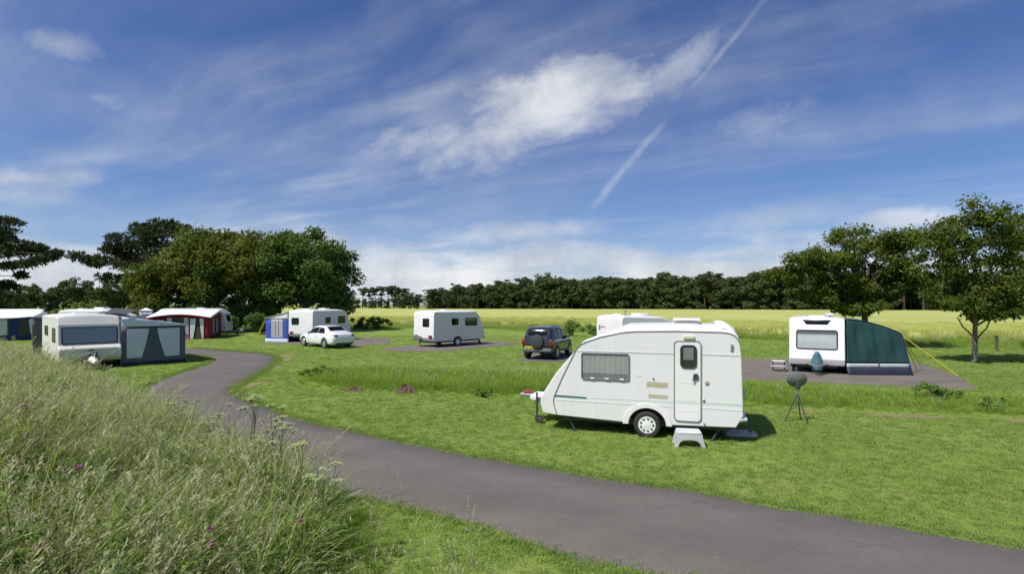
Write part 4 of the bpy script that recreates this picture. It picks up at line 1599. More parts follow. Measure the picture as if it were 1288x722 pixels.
def gface(u, v, off=0.0, lo=.46, hi=None):
    """u along the foot, v up: the outer edge leans inwards"""
    ut = u * .84
    zt = topz(ut)
    z = lo + (zt - lo) * v
    k = z / max(zt, .1)
    f = u * (1 - .16 * k)
    p = A.lerp(B, f)
    n = (B - A).cross(Vector((0, 0, 1))).normalized()
    return p + Vector((0, 0, z)) + n * ((.03 * math.sin(u * 19 + 1) + .018 * math.sin(u * 41 + 5 * v) + .02 * math.sin(u * 7 - 4 * v)) * math.sin(PI * min(1, v * 1.05)) + off)


mb = MB()
mb.grid(lambda u, v: gface(u, v), 64, 14)
mb.build('front_panel', 'fabric_green', a3, solid=.012, recalc=False)


def band_fn(z0_, z1_, off):
    def fn(u, v):
        z = z0_ + (z1_ - z0_) * v
        zt = topz(u * .84)
        p = A.lerp(B, u * (1 - .16 * z / zt))
        n = (B - A).cross(Vector((0, 0, 1))).normalized()
        return p + Vector((0, 0, z)) + n * (off * (1 - v) + .01 + .01 * math.sin(u * 23))
    return fn


mb = MB()
mb.grid(band_fn(.29, .47, .0), 20, 2)
mb.build('pale_band', 'fabric_pvc_grey', a3, solid=.012, recalc=False)
mb = MB()
mb.grid(band_fn(.0, .29, .10), 20, 3)
mb.build('mud_skirt', 'mudflap_blue', a3, solid=.012, recalc=False)
mb = MB()
mb.grid(lambda u, v: gface(u, 1.0) + BK * v + Vector((0, 0, .01 - .03 * math.sin(PI * v))), 20, 8)
mb.build('roof', 'fabric_green', a3, solid=.012, recalc=False)
mb = MB()
mb.grid(lambda u, v: gface(1.0, v, lo=0.0) + BK * u, 10, 8)
mb.build('outer_wall', 'fabric_green', a3, solid=.012, recalc=False)
mb = MB()
mb.grid(lambda u, v: gface(u, v, lo=0.0) + BK, 16, 6)
mb.build('rear_wall', 'fabric_green', a3, solid=.012, recalc=False)
mb = MB()
mb.tube([gface(u / 16, 1.0) + Vector((0, -.015, .01)) for u in range(17)] + [gface(1.0, 1 - k / 8, lo=0.0) + Vector((.01, -.015, 0)) for k in range(9)], .016, 5)
mb.build('piping', 'fabric_navy', a3)
mb = MB()
mb.tube([gface(.5, 0, .05, lo=.12), gface(.5, .12, .04)], .02, 6)
mb.build('zip_flap', 'fabric_dark', a3)
top = gface(1.0, .98)
for (gx_, gy_), w_, z_ in (((17.75, 20.55), .020, 1.0), ((17.35, 22.1), .016, .9), ((18.2, 22.9), .012, .95)):
    st_ = gface(1.0, z_) if z_ < .99 else top
    mb = MB()
    en = Vector((gx_ - 15.6, gy_ - 22.4, .03))
    mb.tube([st_, en], w_, 6)
    rp = mb.build('guy_rope', 'rope_yellow', a3)
    mb = MB()
    mb.tube([en + Vector((.05, 0, .10)), en + Vector((-.03, 0, -.08))], .012, 6)
    mb.build('peg', 'steel', rp)

# ------------------------------------------------------------------ satellite dish on its tripod
ds = thing('satellite_dish', 'dark grey satellite dish on a camping tripod, standing alone on the lawn', 'satellite dish', (7.05, 12.75, 0), .35)
mb = MB()
mb.tube([(0, 0, .50), (0, 0, .86)], .018, 8)
mb.build('mast', 'steel', ds)
for k in range(3):
    a = .5 + k * 2 * PI / 3
    mb = MB()
    mb.tube([(.02 * math.cos(a), .02 * math.sin(a), .66), (.28 * math.cos(a), .28 * math.sin(a), .03)], .014, 6)
    mb.tube([(.0, .0, .38), (.17 * math.cos(a), .17 * math.sin(a), .29)], .008, 5)
    mb.lathe([(.0005, 0), (.03, 0), (.03, .03), (.0005, .03)], 8, 0, Matrix.Translation((.28 * math.cos(a), .28 * math.sin(a), 0)))
    mb.build('leg', 'dark_metal', ds)
Md = Matrix.Translation((0, .02, 1.03)) @ Matrix.Rotation(math.radians(-38), 4, 'Z') @ Matrix.Rotation(math.radians(-66), 4, 'X') @ Matrix.Scale(.80, 4)
mb = MB()
mb.lathe([(.0005, -.06), (.08, -.055), (.16, -.035), (.23, -.008), (.275, .02), (.28, .016), (.235, -.016), (.16, -.045), (.08, -.066), (.0005, -.072)], 28, 0, Md)
mb.build('reflector', 'dish_grey', ds)
mb = MB()
mb.tube([Md @ Vector((0, -.25, .0)), Md @ Vector((0, -.26, .30))], .012, 6)
mb.tube([Md @ Vector((0, -.26, .28)), Md @ Vector((0, -.16, .33))], .03, 8)
mb.build('feed_arm', 'dark_metal', ds)
mb = MB()
mb.box((-.04, -.05, .80), (.04, .06, .98))
mb.build('bracket', 'dark_metal', ds, bevel=.01)


# ------------------------------------------------------------------ cars
def smooth_interp(xs, ys, x):
    """monotone-ish cubic through the stations"""
    xs, ys = np.array(xs, float), np.array(ys, float)
    d = np.gradient(ys, xs)
    s = np.diff(ys) / np.diff(xs)
    for i in range(len(xs)):
        a = s[max(i - 1, 0)]
        b = s[min(i, len(s) - 1)]
        d[i] = 0 if a * b <= 0 else 2 * a * b / (a + b)
    i = int(np.clip(np.searchsorted(xs, x) - 1, 0, len(xs) - 2))
    h = xs[i + 1] - xs[i]
    t_ = (x - xs[i]) / h
    return (ys[i] * (1 + 2 * t_) * (1 - t_) ** 2 + d[i] * h * t_ * (1 - t_) ** 2 + ys[i + 1] * t_ * t_ * (3 - 2 * t_) - d[i + 1] * h * t_ * t_ * (1 - t_))


class Car:
    """lofted body; x from tail (0) to nose, y across, z up"""

    def __init__(s, st):
        s.st = st
        s.L = st[-1][0]

    def sec(s, x):
        X = [a[0] for a in s.st]
        return [smooth_interp(X, [a[k] for a in s.st], x) for k in range(1, 6)]

    def ring(s, x):
        zb, zl, zt, hb, ht = s.sec(x)
        zt = max(zt, zl + .012)
        zm = zb + (zl - zb) * .55
        half = [(0, zb), (hb * .82, zb), (hb * .96, zb + .06), (hb, zb + .16), (hb * 1.005, zm), (hb * .985, zl - .05), (hb * .955, zl), (ht + .015, zt - .065), (ht * .95, zt - .02), (ht * .75, zt), (ht * .35, zt + .012), (0, zt + .015)]
        return half

    def pt(s, x, k):
        r = s.ring(x)
        i = int(k)
        f = k - i
        if i >= len(r) - 1:
            return Vector((x, *r[-1]))
        a, b = r[i], r[i + 1]
        return Vector((x, a[0] * (1 - f) + b[0] * f, a[1] * (1 - f) + b[1] * f))

    def top(s, x, sy, off=0.0):
        def base(xx, ss):
            r = s.ring(xx)[7:]
            ys = [p[0] for p in r][::-1]
            zs = [p[1] for p in r][::-1]
            y = abs(ss) * r[0][0]
            return Vector((xx, math.copysign(y, ss) if ss else 0, float(np.interp(y, ys, zs))))
        p = base(x, sy)
        n = (base(x + .02, sy) - base(x - .02, sy)).cross(base(x, sy + .03) - base(x, sy - .03)).normalized()
        if n.z < 0:
            n = -n
        return p + n * off

    def side(s, x, t, sgn, off=0.0):
        def base(xx, tt):
            return s.pt(xx, 6 + tt)
        p = base(x, t)
        n = (base(x + .03, t) - base(x - .03, t)).cross(base(x, t + .05) - base(x, t - .05)).normalized()
        if n.y < 0:
            n = -n
        p = p + n * off
        return Vector((p.x, p.y * sgn, p.z))

    def body(s, par, mat, n=64):
        xs = [s.L * (.5 - .5 * math.cos(PI * i / n)) for i in range(n + 1)]
        mb = MB()
        rows = []
        for x in xs:
            h = s.ring(min(max(x, 1e-4), s.L - 1e-4))
            rows.append([(x, -y, z) for y, z in h[::-1]] + [(x, y, z) for y, z in h[1:-1]])
        k = len(rows[0])
        vs = [p for r in rows for p in r]
        fs = [(i * k + j, i * k + (j + 1) % k, (i + 1) * k + (j + 1) % k, (i + 1) * k + j) for i in range(n) for j in range(k)]
        fs += [list(range(k))[::-1], [n * k + j for j in range(k)]]
        mb.add(vs, fs)
        return mb.build('body', mat, par, sharp=50)

    def glass_side(s, par, x0, x1, sgn, t0=.10, t1=.90, cut0=0.0, cut1=0.0, name='side_window'):
        mb = MB()

        def fn(a, b):
            x = x0 + (x1 - x0) * a
            tt = t0 + (t1 - t0) * b
            x += cut0 * b * (1 - a) - cut1 * b * a
            return s.side(x, tt, sgn, .012)
        mb.grid(fn, 10, 4)
        w = mb.build(name, 'rubber', par, recalc=False)
        mb = MB()
        mb.grid(lambda a, b: fn(.04 + .92 * a, .08 + .84 * b) + Vector((0, sgn * .004, .001)), 10, 4)
        mb.build('pane', 'pane_car', w, recalc=False)
        return w

    def glass_top(s, par, x0, x1, w0=.86, name='rear_window'):
        mb = MB()
        mb.grid(lambda a, b: s.top(x0 + (x1 - x0) * b, (2 * a - 1) * w0, .012), 12, 6)
        w = mb.build(name, 'rubber', par, recalc=False)
        mb = MB()
        mb.grid(lambda a, b: s.top(x0 + (x1 - x0) * (.06 + .88 * b), (2 * a - 1) * w0 * .95, .017), 12, 6)
        mb.build('pane', 'pane_car', w, recalc=False)
        return w


def arches(par, car, xs, r, z, mat='rubber'):
    for x in xs:
        for sgn in (-1, 1):
            y = car.sec(x)[3]
            pl = plane((x, sgn * y, z), (1, 0, 0), (0, 0, 1), (0, sgn, 0))
            mb = MB()
            pts = [((r + .07) * math.cos(a), (r + .07) * math.sin(a)) for a in [PI * k / 14 for k in range(15)]]
            pts += [(-(r + .07), -.14), ((r + .07), -.14)]
            mb.prism(pts, pl, -.2, .010)
            mb.build('wheel_arch', mat, par)


def plate(par, x, z, M=None, w=.52, h=.11, mat='plate_yellow', sgn=-1):
    mb = MB()
    pl = plane((x, 0, z), (0, 1, 0), (0, 0, 1), (sgn, 0, 0))
    mb.prism(rrect(-w / 2, -h / 2, w / 2, h / 2, .012), pl, -.04, .012)
    p_ = mb.build('number_plate', mat, par)
    rr_ = random.Random(int(x * 100) + 7)
    mb = MB()
    for k in range(7):
        if k == 4:
            continue
        u = -w * .42 + k * w * .125
        mb.prism([(u, -h * .3), (u + w * .08, -h * .3), (u + w * .08, h * .3), (u, h * .3)], pl, .012, .0135)
    mb.build('plate_characters', 'plate_mark', p_)


# white saloon
heading = math.atan2(.66, -.76)
fw = Vector((-.755, .656, 0))
tail = Vector((-11.15, 34.05, 0)) - fw * .25
wc = thing('parked_car', 'white saloon car seen from its rear, parked on grass near the blue awning', 'car', tail, heading, 'parked cars')
car = Car([(0, .42, .70, .74, .66, .50), (.06, .36, .84, .93, .79, .62), (.20, .27, .90, 1.02, .86, .66), (.55, .24, .93, 1.07, .90, .68), (.85, .23, .94, 1.16, .905, .66), (1.30, .22, .945, 1.38, .91, .61), (1.75, .21, .94, 1.46, .91, .60), (2.2, .21, .93, 1.475, .91, .60), (2.75, .21, .915, 1.41, .91, .60), (3.15, .21, .90, 1.22, .91, .64), (3.55, .21, .885, 1.01, .90, .70), (4.0, .22, .83, .94, .89, .70), (4.4, .25, .74, .82, .82, .64), (4.62, .32, .58, .64, .70, .52), (4.70, .38, .50, .53, .58, .42)])
car.body(wc, 'car_white')
for sgn in (-1, 1):
    car.glass_side(wc, 1.95, 3.30, sgn, cut0=.0, cut1=.32)
    car.glass_side(wc, 1.05, 1.90, sgn, cut0=.30, cut1=.0)
car.glass_top(wc, .80, 1.36, .84)
car.glass_top(wc, 2.80, 3.48, .84, 'windscreen')
arches(wc, car, (1.02, 3.78), .33, .33)
for x in (1.02, 3.78):
    for s_ in (-1, 1):
        wheel(wc, x, s_ * .82, .33, .33, .2, s_, 'alloy', 7)
plate(wc, .035, .78, w=.5)
for s_ in (-1, 1):
    mb = MB()
    mb.grid(lambda a, b: Vector((.035 + .20 * a * a, s_ * (.50 + .33 * a), .80 + .13 * b)) + Vector((-.03, s_ * .012, 0)), 6, 3)
    mb.build('tail_lamp', 'lamp_red', wc, solid=.03, recalc=False)
    mb = MB()
    mb.box((3.02, s_ * .90 - .1, .96), (3.16, s_ * .90 + .1, 1.08))
    mb.build('door_mirror', 'car_white', wc, bevel=.03)
    mb = MB()
    for x0_, x1_ in ((2.05, 2.22), (1.15, 1.32)):
        mb.box((x0_, s_ * .905 - .012, .80), (x1_, s_ * .905 + .018, .825))
    mb.build('door_handle', 'car_white', wc)
    mb = MB()
    for xs_ in (1.02, 1.98, 3.12):
        mb.box((xs_, s_ * .908 - .012, .40), (xs_ + .012, s_ * .908 + .008, .86))
    mb.build('door_seam', 'trim_grey', wc)
mb = MB()
mb.box((.02, -.62, .24), (.35, .62, .38))
mb.build('bumper_lower', 'car_plastic', wc, bevel=.04)

# dark four-by-four with a spare wheel
h2 = math.atan2(.93, .37)
fw = Vector((.37, .93, 0))
rear_mid = Vector((1.52, 27.35, 0)) - fw * .62
sv = thing('parked_car', 'dark blue four-by-four with a covered spare wheel on its tailgate, parked on the gravel', 'car', rear_mid, h2, 'parked cars')
suv = Car([(0, .50, .92, .97, .68, .52), (.05, .42, 1.00, 1.12, .80, .62), (.14, .38, 1.02, 1.38, .83, .64), (.30, .36, 1.03, 1.62, .85, .65), (.60, .34, 1.03, 1.70, .865, .65), (1.2, .33, 1.02, 1.73, .87, .65), (1.9, .33, 1.01, 1.72, .87, .65), (2.4, .33, 1.0, 1.60, .87, .66), (2.75, .33, .99, 1.32, .87, .69), (3.1, .33, .98, 1.10, .865, .71), (3.6, .34, .92, 1.02, .85, .70), (3.95, .37, .80, .90, .80, .64), (4.12, .44, .66, .72, .70, .54)])
suv.body(sv, 'car_dark_blue')
for sgn in (-1, 1):
    suv.glass_side(sv, .42, 1.05, sgn, cut0=.10)
    suv.glass_side(sv, 1.10, 1.85, sgn)
    suv.glass_side(sv, 1.90, 2.80, sgn, cut1=.35)
suv.glass_top(sv, .09, .26, .84)
suv.glass_top(sv, 2.42, 3.02, .84, 'windscreen')
arches(sv, suv, (.80, 3.22), .36, .36, 'car_plastic')
for x in (.80, 3.22):
    for s_ in (-1, 1):
        wheel(sv, x, s_ * .78, .36, .36, .22, s_, 'alloy', 5)
mb = MB()
mb.lathe([(.0005, 0), (.30, 0), (.345, .03), (.36, .08), (.345, .18), (.28, .20), (.0005, .2)], 28, 0, Matrix.Translation((.03, -.02, .98)) @ Matrix.Rotation(-PI / 2, 4, 'Y'))
mb.build('spare_wheel', 'car_plastic', sv)
mb = MB()
mb.box((-.06, -.80, .42), (.25, .80, .62))
mb.build('rear_bumper', 'car_silver', sv, bevel=.05)
mb = MB()
for s_ in (-1, 1):
    mb.box((.6 * 0 + 1.12, s_ * .865 - .03, .38), (2.9, s_ * .865 + .02, .50))
mb.build('sill_cladding', 'car_silver', sv, bevel=.02)
for s_ in (-1, 1):
    mb = MB()
    mb.box((-.005, s_ * .74 - .085, .78), (.17, s_ * .74 + .095, 1.06))
    mb.build('tail_lamp', 'lamp_red', sv, bevel=.02)
    mb = MB()
    mb.box((2.50, s_ * .90 - .1, 1.04), (2.66, s_ * .90 + .12, 1.20))
    mb.build('door_mirror', 'car_plastic', sv, bevel=.03)
    mb = MB()
    mb.tube([(.45, s_ * .60, 1.72), (.5, s_ * .60, 1.77), (2.1, s_ * .60, 1.77), (2.2, s_ * .60, 1.72)], .018, 6)
    mb.build('roof_rail', 'dark_metal', sv)
mb = MB()
pl = plane((-.06, .38, .66), (0, 1, 0), (0, 0, 1), (-1, 0, 0))
mb.prism(rrect(-.26, -.06, .26, .06, .012), pl, -.05, .014)
np_ = mb.build('number_plate', 'plate_yellow', sv)
mb = MB()
for k in range(7):
    if k != 4:
        u = -.22 + k * .064
        mb.prism([(u, -.035), (u + .04, -.035), (u + .04, .035), (u, .035)], pl, .014, .0155)
mb.build('plate_characters', 'plate_mark', np_)

# ------------------------------------------------------------------ small ground things
def mound(label, loc, a, h, seed):
    rg = np.random.default_rng(seed)
    ph = rg.uniform(0, 6, 6)

    def fn(u, v):
        t_ = 2 * PI * u
        r = 1 - v
        z = h * (1 - r ** 1.6) + .05 * h * math.sin(5 * t_ + ph[0]) * r + .10 * h * math.sin(9 * t_ + ph[1] + 4 * r) * r * v * 3
        k = a * r * (1 + .15 * math.sin(3 * t_ + ph[2]) + .08 * math.sin(8 * t_ + ph[3] + 6 * r))
        return Vector((k * math.cos(t_), k * math.sin(t_) * .7, z - .03 + .03 * math.sin(13 * t_ + 9 * r) * (r < .98)))
    mb = MB()
    mb.grid(fn, 36, 8)
    o = mb.build('dirt_mound', 'soil', recalc=True)
    o.location = loc
    return tag(o, label, 'soil mound', 'mounds of bare soil by the rough strip')


mound('low flat mound of reddish soil below the long grass, left of the taller mound', (-5.25, 17.35, 0), .40, .13, 3)
mound('taller peaked mound of red-brown soil at the foot of the long grass strip', (-3.5, 17.0, 0), .40, .27, 8)

fp_ = thing('fence_post', 'short dark wooden post standing alone by the field edge at right', 'post', (30.0, 32.0, 0), .2)
mb = MB()
mb.tube([(0, 0, -.1), (.01, 0, .5), (.02, .01, .92)], [.085, .08, .075], 7, smooth=False)
mb.build('post', 'wood_post', fp_)
mb = MB()
mb.box((-.09, -.09, .90), (.13, .11, .96))
mb.build('cap', 'wood_post', fp_, bevel=.02)

# pale tower far off in the gap of the wood
tw = thing('tower', 'slim pale stone tower far away in a gap of the wood', 'tower', (-57.2, 338, 0), .2)
mb = MB()
mb.add([(-1.5, -1.5, 0), (1.5, -1.5, 0), (1.5, 1.5, 0), (-1.5, 1.5, 0), (-1.3, -1.3, 8.2), (1.3, -1.3, 8.2), (1.3, 1.3, 8.2), (-1.3, 1.3, 8.2)], [(0, 1, 5, 4), (1, 2, 6, 5), (2, 3, 7, 6), (3, 0, 4, 7), (4, 5, 6, 7)])
mb.build('wall', 'stone_pale', tw)
mb = MB()
mb.box((-1.5, -1.5, 8.2), (1.5, 1.5, 8.5))
for x in (-1.2, 0, 1.2):
    for y in (-1.2, 1.2):
        mb.box((x - .3, y - .3, 8.5), (x + .3, y + .3, 9.1))
mb.build('parapet', 'stone_pale', tw)
for z in (2.5, 5.5):
    mb = MB()
    mb.box((-.3, -1.52, z), (.3, -1.3, z + 1.2))
    mb.build('window', 'interior', tw)


# ------------------------------------------------------------------ trees
def leaf_cards(C, R, n, size, rg, up=.35, aspect=.62, shell_=.55, flat=1.0):
    """n leaves in each ball of centre C (k,3), radii R (k,3); returns quads and a tint per leaf"""
    k = len(C)
    N = k * n
    d = rg.normal(size=(N, 3))
    d /= np.linalg.norm(d, axis=1)[:, None]
    r = shell_ + (1 - shell_) * rg.random(N) ** .7
    r *= np.where(rg.random(N) < .2, rg.random(N), 1) * rg.normal(1, .10, N)
    ci = np.repeat(np.arange(k), n)
    P = C[ci] + d * R[ci] * r[:, None]
    nr = d * .8 + rg.normal(size=(N, 3)) * .6
    nr[:, 2] += up
    nr[:, 2] *= flat
    nr /= np.linalg.norm(nr, axis=1)[:, None]
    a = np.cross(nr, rg.normal(size=(N, 3)))
    a /= np.linalg.norm(a, axis=1)[:, None] + 1e-9
    b = np.cross(nr, a)
    s = size * rg.uniform(.6, 1.35, N)
    a *= (s * .5)[:, None]
    b *= (s * .5 * aspect)[:, None]
    fold = nr * (s * .12)[:, None]
    V = np.stack([P - a, P + b - fold, P + a, P - b - fold], 1).reshape(-1, 3)
    F = np.arange(N * 4).reshape(-1, 4)
    ct = rg.random(k)
    T = np.clip(ct[ci] * .6 + rg.random(N) * .45 - .05, 0, 1)
    return V, F, T


def needle_tufts(C, R, n, size, rg, per=5):
    """pine foliage: small stars of narrow blades, mostly pointing up and out"""
    k = len(C)
    N = k * n
    d = rg.normal(size=(N, 3))
    d /= np.linalg.norm(d, axis=1)[:, None]
    ci = np.repeat(np.arange(k), n)
    P = C[ci] + d * R[ci] * (rg.random(N) ** .45)[:, None]
    P = np.repeat(P, per, 0)
    M = len(P)
    dirn_ = np.repeat(d * .6, per, 0) + rg.normal(size=(M, 3)) * .7
    dirn_[:, 2] += .35
    dirn_ /= np.linalg.norm(dirn_, axis=1)[:, None]
    a = np.cross(dirn_, rg.normal(size=(M, 3)))
    a /= np.linalg.norm(a, axis=1)[:, None] + 1e-9
    L = size * rg.uniform(.7, 1.3, M)
    w = L * .14
    V = np.stack([P - a * (w * .4)[:, None], P + dirn_ * (L * .5)[:, None] - a * w[:, None], P + dirn_ * L[:, None], P + dirn_ * (L * .5)[:, None] + a * w[:, None]], 1).reshape(-1, 3)
    F = np.arange(M * 4).reshape(-1, 4)
    T = np.repeat(np.clip(rg.random(k)[ci] * .6 + rg.random(N) * .4, 0, 1), per)
    return V, F, T


def limb(mb, a, b, r0, r1, rg, n=5, wig=.12, lift=.15, sides=6):
    a, b = Vector(a), Vector(b)
    L = (b - a).length
    pts, rs = [], []
    for i in range(n + 1):
        t_ = i / n
        p = a.lerp(b, t_)
        k = math.sin(PI * t_) * L
        p += Vector((rg.normal() * wig * k * .35, rg.normal() * wig * k * .35, lift * k))
        pts.append(p)
        rs.append(r0 * (1 - t_) + r1 * t_)
    mb.tube(pts, rs, sides, caps=False)
    return pts


def broadleaf(name, label, loc, seed, H, clumps, leaf, nleaf, lmat, trunk_r, fork, bmat='bark', limbs=26, lowlimbs=(), group=None, shell_=.45, fork_pts=None):
    """clumps: array of (x, y, z, rx, ry, rz) in local metres; fork: height where limbs begin"""
    rg = np.random.default_rng(seed)
    t = thing(name, label, 'tree', loc, 0, group)
    C, R = clumps[:, :3], clumps[:, 3:]
    V, F, T = leaf_cards(C, R, nleaf, leaf, rg, shell_=shell_)
    np_obj('crown', V, F, lmat, t, tint=T)
    mb = MB()
    cx, cy = float(C[:, 0].mean()) * .25, float(C[:, 1].mean()) * .25
    tr = [(0, 0, -.1), (0, 0, .15), (cx * .2, cy * .2, fork * .5), (cx * .4, cy * .4, fork), (cx * .8, cy * .8, fork + (H - fork) * .4), (cx, cy, fork + (H - fork) * .72)]
    mb.tube(tr, [trunk_r * 1.45, trunk_r * 1.12, trunk_r * .95, trunk_r * .85, trunk_r * .5, trunk_r * .18], 10, caps=False)
    mb.build('trunk', bmat, t)
    mb = MB()
    idx = rg.permutation(len(C))[:limbs]
    for i in idx:
        c = C[i]
        z0 = fork + (min(c[2], H * .9) - fork) * rg.uniform(.0, .45)
        z0 = max(fork * .9, z0)
        f = (z0 - fork) / max(.1, H - fork)
        a = (cx * (.4 + f), cy * (.4 + f), z0)
        r0 = trunk_r * (.50 - .28 * f)
        limb(mb, a, c, r0, .02, rg, lift=.10 if c[2] > z0 else .02)
    for a, b in lowlimbs:
        limb(mb, a, b, trunk_r * .40, .025, rg, lift=-.03)
    mb.build('limbs', bmat, t)
    return t


def dome(rg, n, cx, cy, cz, rx, ry, rz, cr, zmin=-1.0, inner=.25, flat=.75):
    """clump centres spread through an ellipsoid, most of them near its surface"""
    out = []
    while len(out) < n:
        d = rg.normal(size=3)
        d /= np.linalg.norm(d)
        if d[2] < zmin:
            continue
        k = (rg.random() ** .35) if rg.random() > inner else rg.random() * .7
        k *= min(1.05, rg.normal(1, .05))
        r = cr * rg.uniform(.7, 1.3)
        out.append((cx + d[0] * rx * k, cy + d[1] * ry * k, cz + d[2] * rz * k, r, r, r * flat))
    return np.array(out)


rg = np.random.default_rng(11)
# olive tree of the left group
cl = np.concatenate([dome(rg, 120, 0, 0, 6.6, 5.6, 5.0, 4.6, 1.45, zmin=-.75), dome(rg, 44, -5.0, -1.5, 4.2, 3.4, 3.0, 3.0, 1.15, zmin=-.8), dome(rg, 34, 4.0, -1, 7.6, 3.6, 3, 3.0, 1.3)])
broadleaf('broadleaf_tree', 'olive-green spreading tree in the middle of the big left clump', (-32.0, 56.0, 0), 21, 11.5, cl, .36, 250, 'leaf_olive', .36, 2.6, group='trees of the left clump', limbs=30)
cl = np.concatenate([dome(rg, 150, 0, 0, 6.3, 5.7, 5.2, 4.6, 1.35, zmin=-.74, inner=.2), dome(rg, 26, 3.4, -1, 3.5, 2.6, 2.4, 1.6, 1.0)])
broadleaf('broadleaf_tree', 'rounded dark-green tree at the right end of the left clump, beside the open field', (-22.8, 57.0, 0), 22, 11, cl, .34, 230, 'leaf_dark', .34, 2.2, group='trees of the left clump', limbs=28)
# filler tree hidden between and behind, closing the group
cl = dome(rg, 70, 0, 0, 5.6, 5.0, 4.5, 4.6, 1.25, zmin=-.85)
broadleaf('broadleaf_tree', 'dark tree in shade behind the red awning, between two larger trees', (-29.5, 62.5, 0), 23, 10.5, cl, .38, 200, 'leaf_dark', .32, 2.2, group='trees of the left clump', limbs=16)

# right-hand trees
rg = np.random.default_rng(31)
cl = np.concatenate([dome(rg, 40, .6, 0, 8.0, 4.8, 4.0, 2.0, .95, inner=.3), dome(rg, 26, -4.6, -.5, 6.5, 3.0, 3.0, 1.5, .8, inner=.3), dome(rg, 16, -7.0, -.5, 5.4, 1.5, 2.0, .8, .6), dome(rg, 18, 2.6, -1.0, 5.4, 2.4, 2.4, 1.2, .8), dome(rg, 26, -1.5, 0, 4.2, 3.6, 3.0, 1.4, .85), dome(rg, 26, -.6, -.4, 2.7, 2.4, 2.0, .6, .6)])
cl = cl * np.array([1, 1, 1, 1.2, 1.2, 1.1]) * .755
cl[:, 2] += 2.9 * .245
broadleaf('broadleaf_tree', 'dark leaning tree with a tiered crown rising behind the green awning', (23.5, 34.3, 0), 33, 8.1, cl, .20, 230, 'leaf_right', .21, 2.3, limbs=44, shell_=.2, group='trees on the right')
cl = np.concatenate([dome(rg, 20, .1, 0, 7.0, 1.7, 1.6, 1.2, .48, inner=.3), dome(rg, 17, -1.7, 0, 5.7, 1.4, 1.5, 1.0, .44, inner=.3), dome(rg, 18, 1.8, .2, 5.7, 1.5, 1.5, 1.3, .46, inner=.3), dome(rg, 13, -.9, 0, 4.6, 1.8, 1.5, .5, .42), dome(rg, 20, .9, -.3, 3.8, 2.1, 1.6, .55, .46), dome(rg, 18, -.9, -.3, 3.3, 1.7, 1.5, .5, .42), dome(rg, 17, 1.5, -.3, 2.9, 1.7, 1.4, .5, .42), dome(rg, 10, .0, -.2, 2.45, 1.5, 1.3, .28, .32)])
broadleaf('broadleaf_tree', 'airy young tree with pale forked trunk on the lawn at right', (23.1, 25.8, 0), 35, 7.9, cl * np.array([1, 1, 1, 1.4, 1.4, 1.25]), .15, 225, 'leaf_right', .118, 1.75, 'bark_pale', limbs=46, lowlimbs=[((.02, 0, 1.15), (-.95, -.1, 2.25)), ((.0, 0, 1.05), (.95, .1, 2.2))], group='trees on the right', shell_=.08)
cl = np.concatenate([dome(rg, 50, 0, 0, 6.6, 2.3, 2.4, 3.0, .7, inner=.3)])
broadleaf('broadleaf_tree', 'dark tree cut off by the right edge of the view', (32.7, 31.0, 0), 36, 10, cl, .20, 260, 'leaf_olive', .2, 2.4, limbs=24, group='trees on the right')


def pine(label, loc, seed, H, pads, tuft, ntuft, trunk_r, lean=(0, 0), group=None, deadlimbs=()):
    rg = np.random.default_rng(seed)
    t = thing('pine_tree', label, 'tree', loc, 0, group)
    pads = np.array(pads, float)
    V, F, T = needle_tufts(pads[:, :3], pads[:, 3:], ntuft, tuft, rg)
    np_obj('crown', V, F, 'needle', t, tint=T)
    mb = MB()
    mb.tube([(0, 0, -.1), (lean[0] * .2, lean[1] * .2, H * .3), (lean[0] * .6, lean[1] * .6, H * .65), (lean[0], lean[1], H * .95)], [trunk_r * 1.3, trunk_r, trunk_r * .7, trunk_r * .15], 9, caps=False)
    mb.build('trunk', 'bark_pine', t)
    mb = MB()
    for p in pads:
        z0 = p[2] - rg.uniform(.3, 1.0)
        f = max(0, min(1, z0 / H))
        limb(mb, (lean[0] * f * .9, lean[1] * f * .9, z0), (p[0], p[1], p[2] - .1), trunk_r * (.38 - .2 * f), .025, rg, lift=.04)
    for a, b in deadlimbs:
        limb(mb, a, b, trunk_r * .25, .02, rg, lift=.03)
    mb.build('limbs', 'bark_pine', t)
    return t


def pads_in(rg, n, box, r, flat=.30):
    (x0, x1), (y0, y1), (z0, z1) = box
    return [(rg.uniform(x0, x1), rg.uniform(y0, y1), rg.uniform(z0, z1), r * rg.uniform(.7, 1.3), r * rg.uniform(.7, 1.3), r * flat * rg.uniform(.8, 1.3)) for _ in range(n)]


rg = np.random.default_rng(41)
# pine at the far left: upper crown, one long limb to the right, lower boughs
pads = []
for (px, z, w) in ((0, 9.9, 1.2), (1.6, 9.9, .9), (3.2, 9.6, .9), (-1.5, 9.6, 1.2), (.6, 9.0, 1.3), (2.6, 8.8, 1.2), (4.2, 8.2, 1.0), (5.2, 7.6, .9), (2.0, 7.9, 1.4), (3.6, 7.4, 1.2), (6.0, 7.3, .7), (4.6, 6.95, .9), (1.0, 7.2, 1.2), (-1.5, 7.8, 1.5), (-2.5, 8.8, 1.4), (-3, 7, 1.4)):
    for k in range(2):
        pads.append((px + rg.normal(0, .3), rg.normal(0, .9), z + rg.normal(0, .1), w, w, .36))
for (px, z, w) in ((4.2, 5.9, .7), (5.2, 5.95, .8), (6.2, 6.1, .8), (7.1, 6.3, .7), (7.8, 6.6, .55), (8.4, 6.85, .4), (3.2, 5.4, .5), (5.0, 5.2, .4)):
    pads.append((px, rg.normal(0, .3), z, w, w * .9, .28))
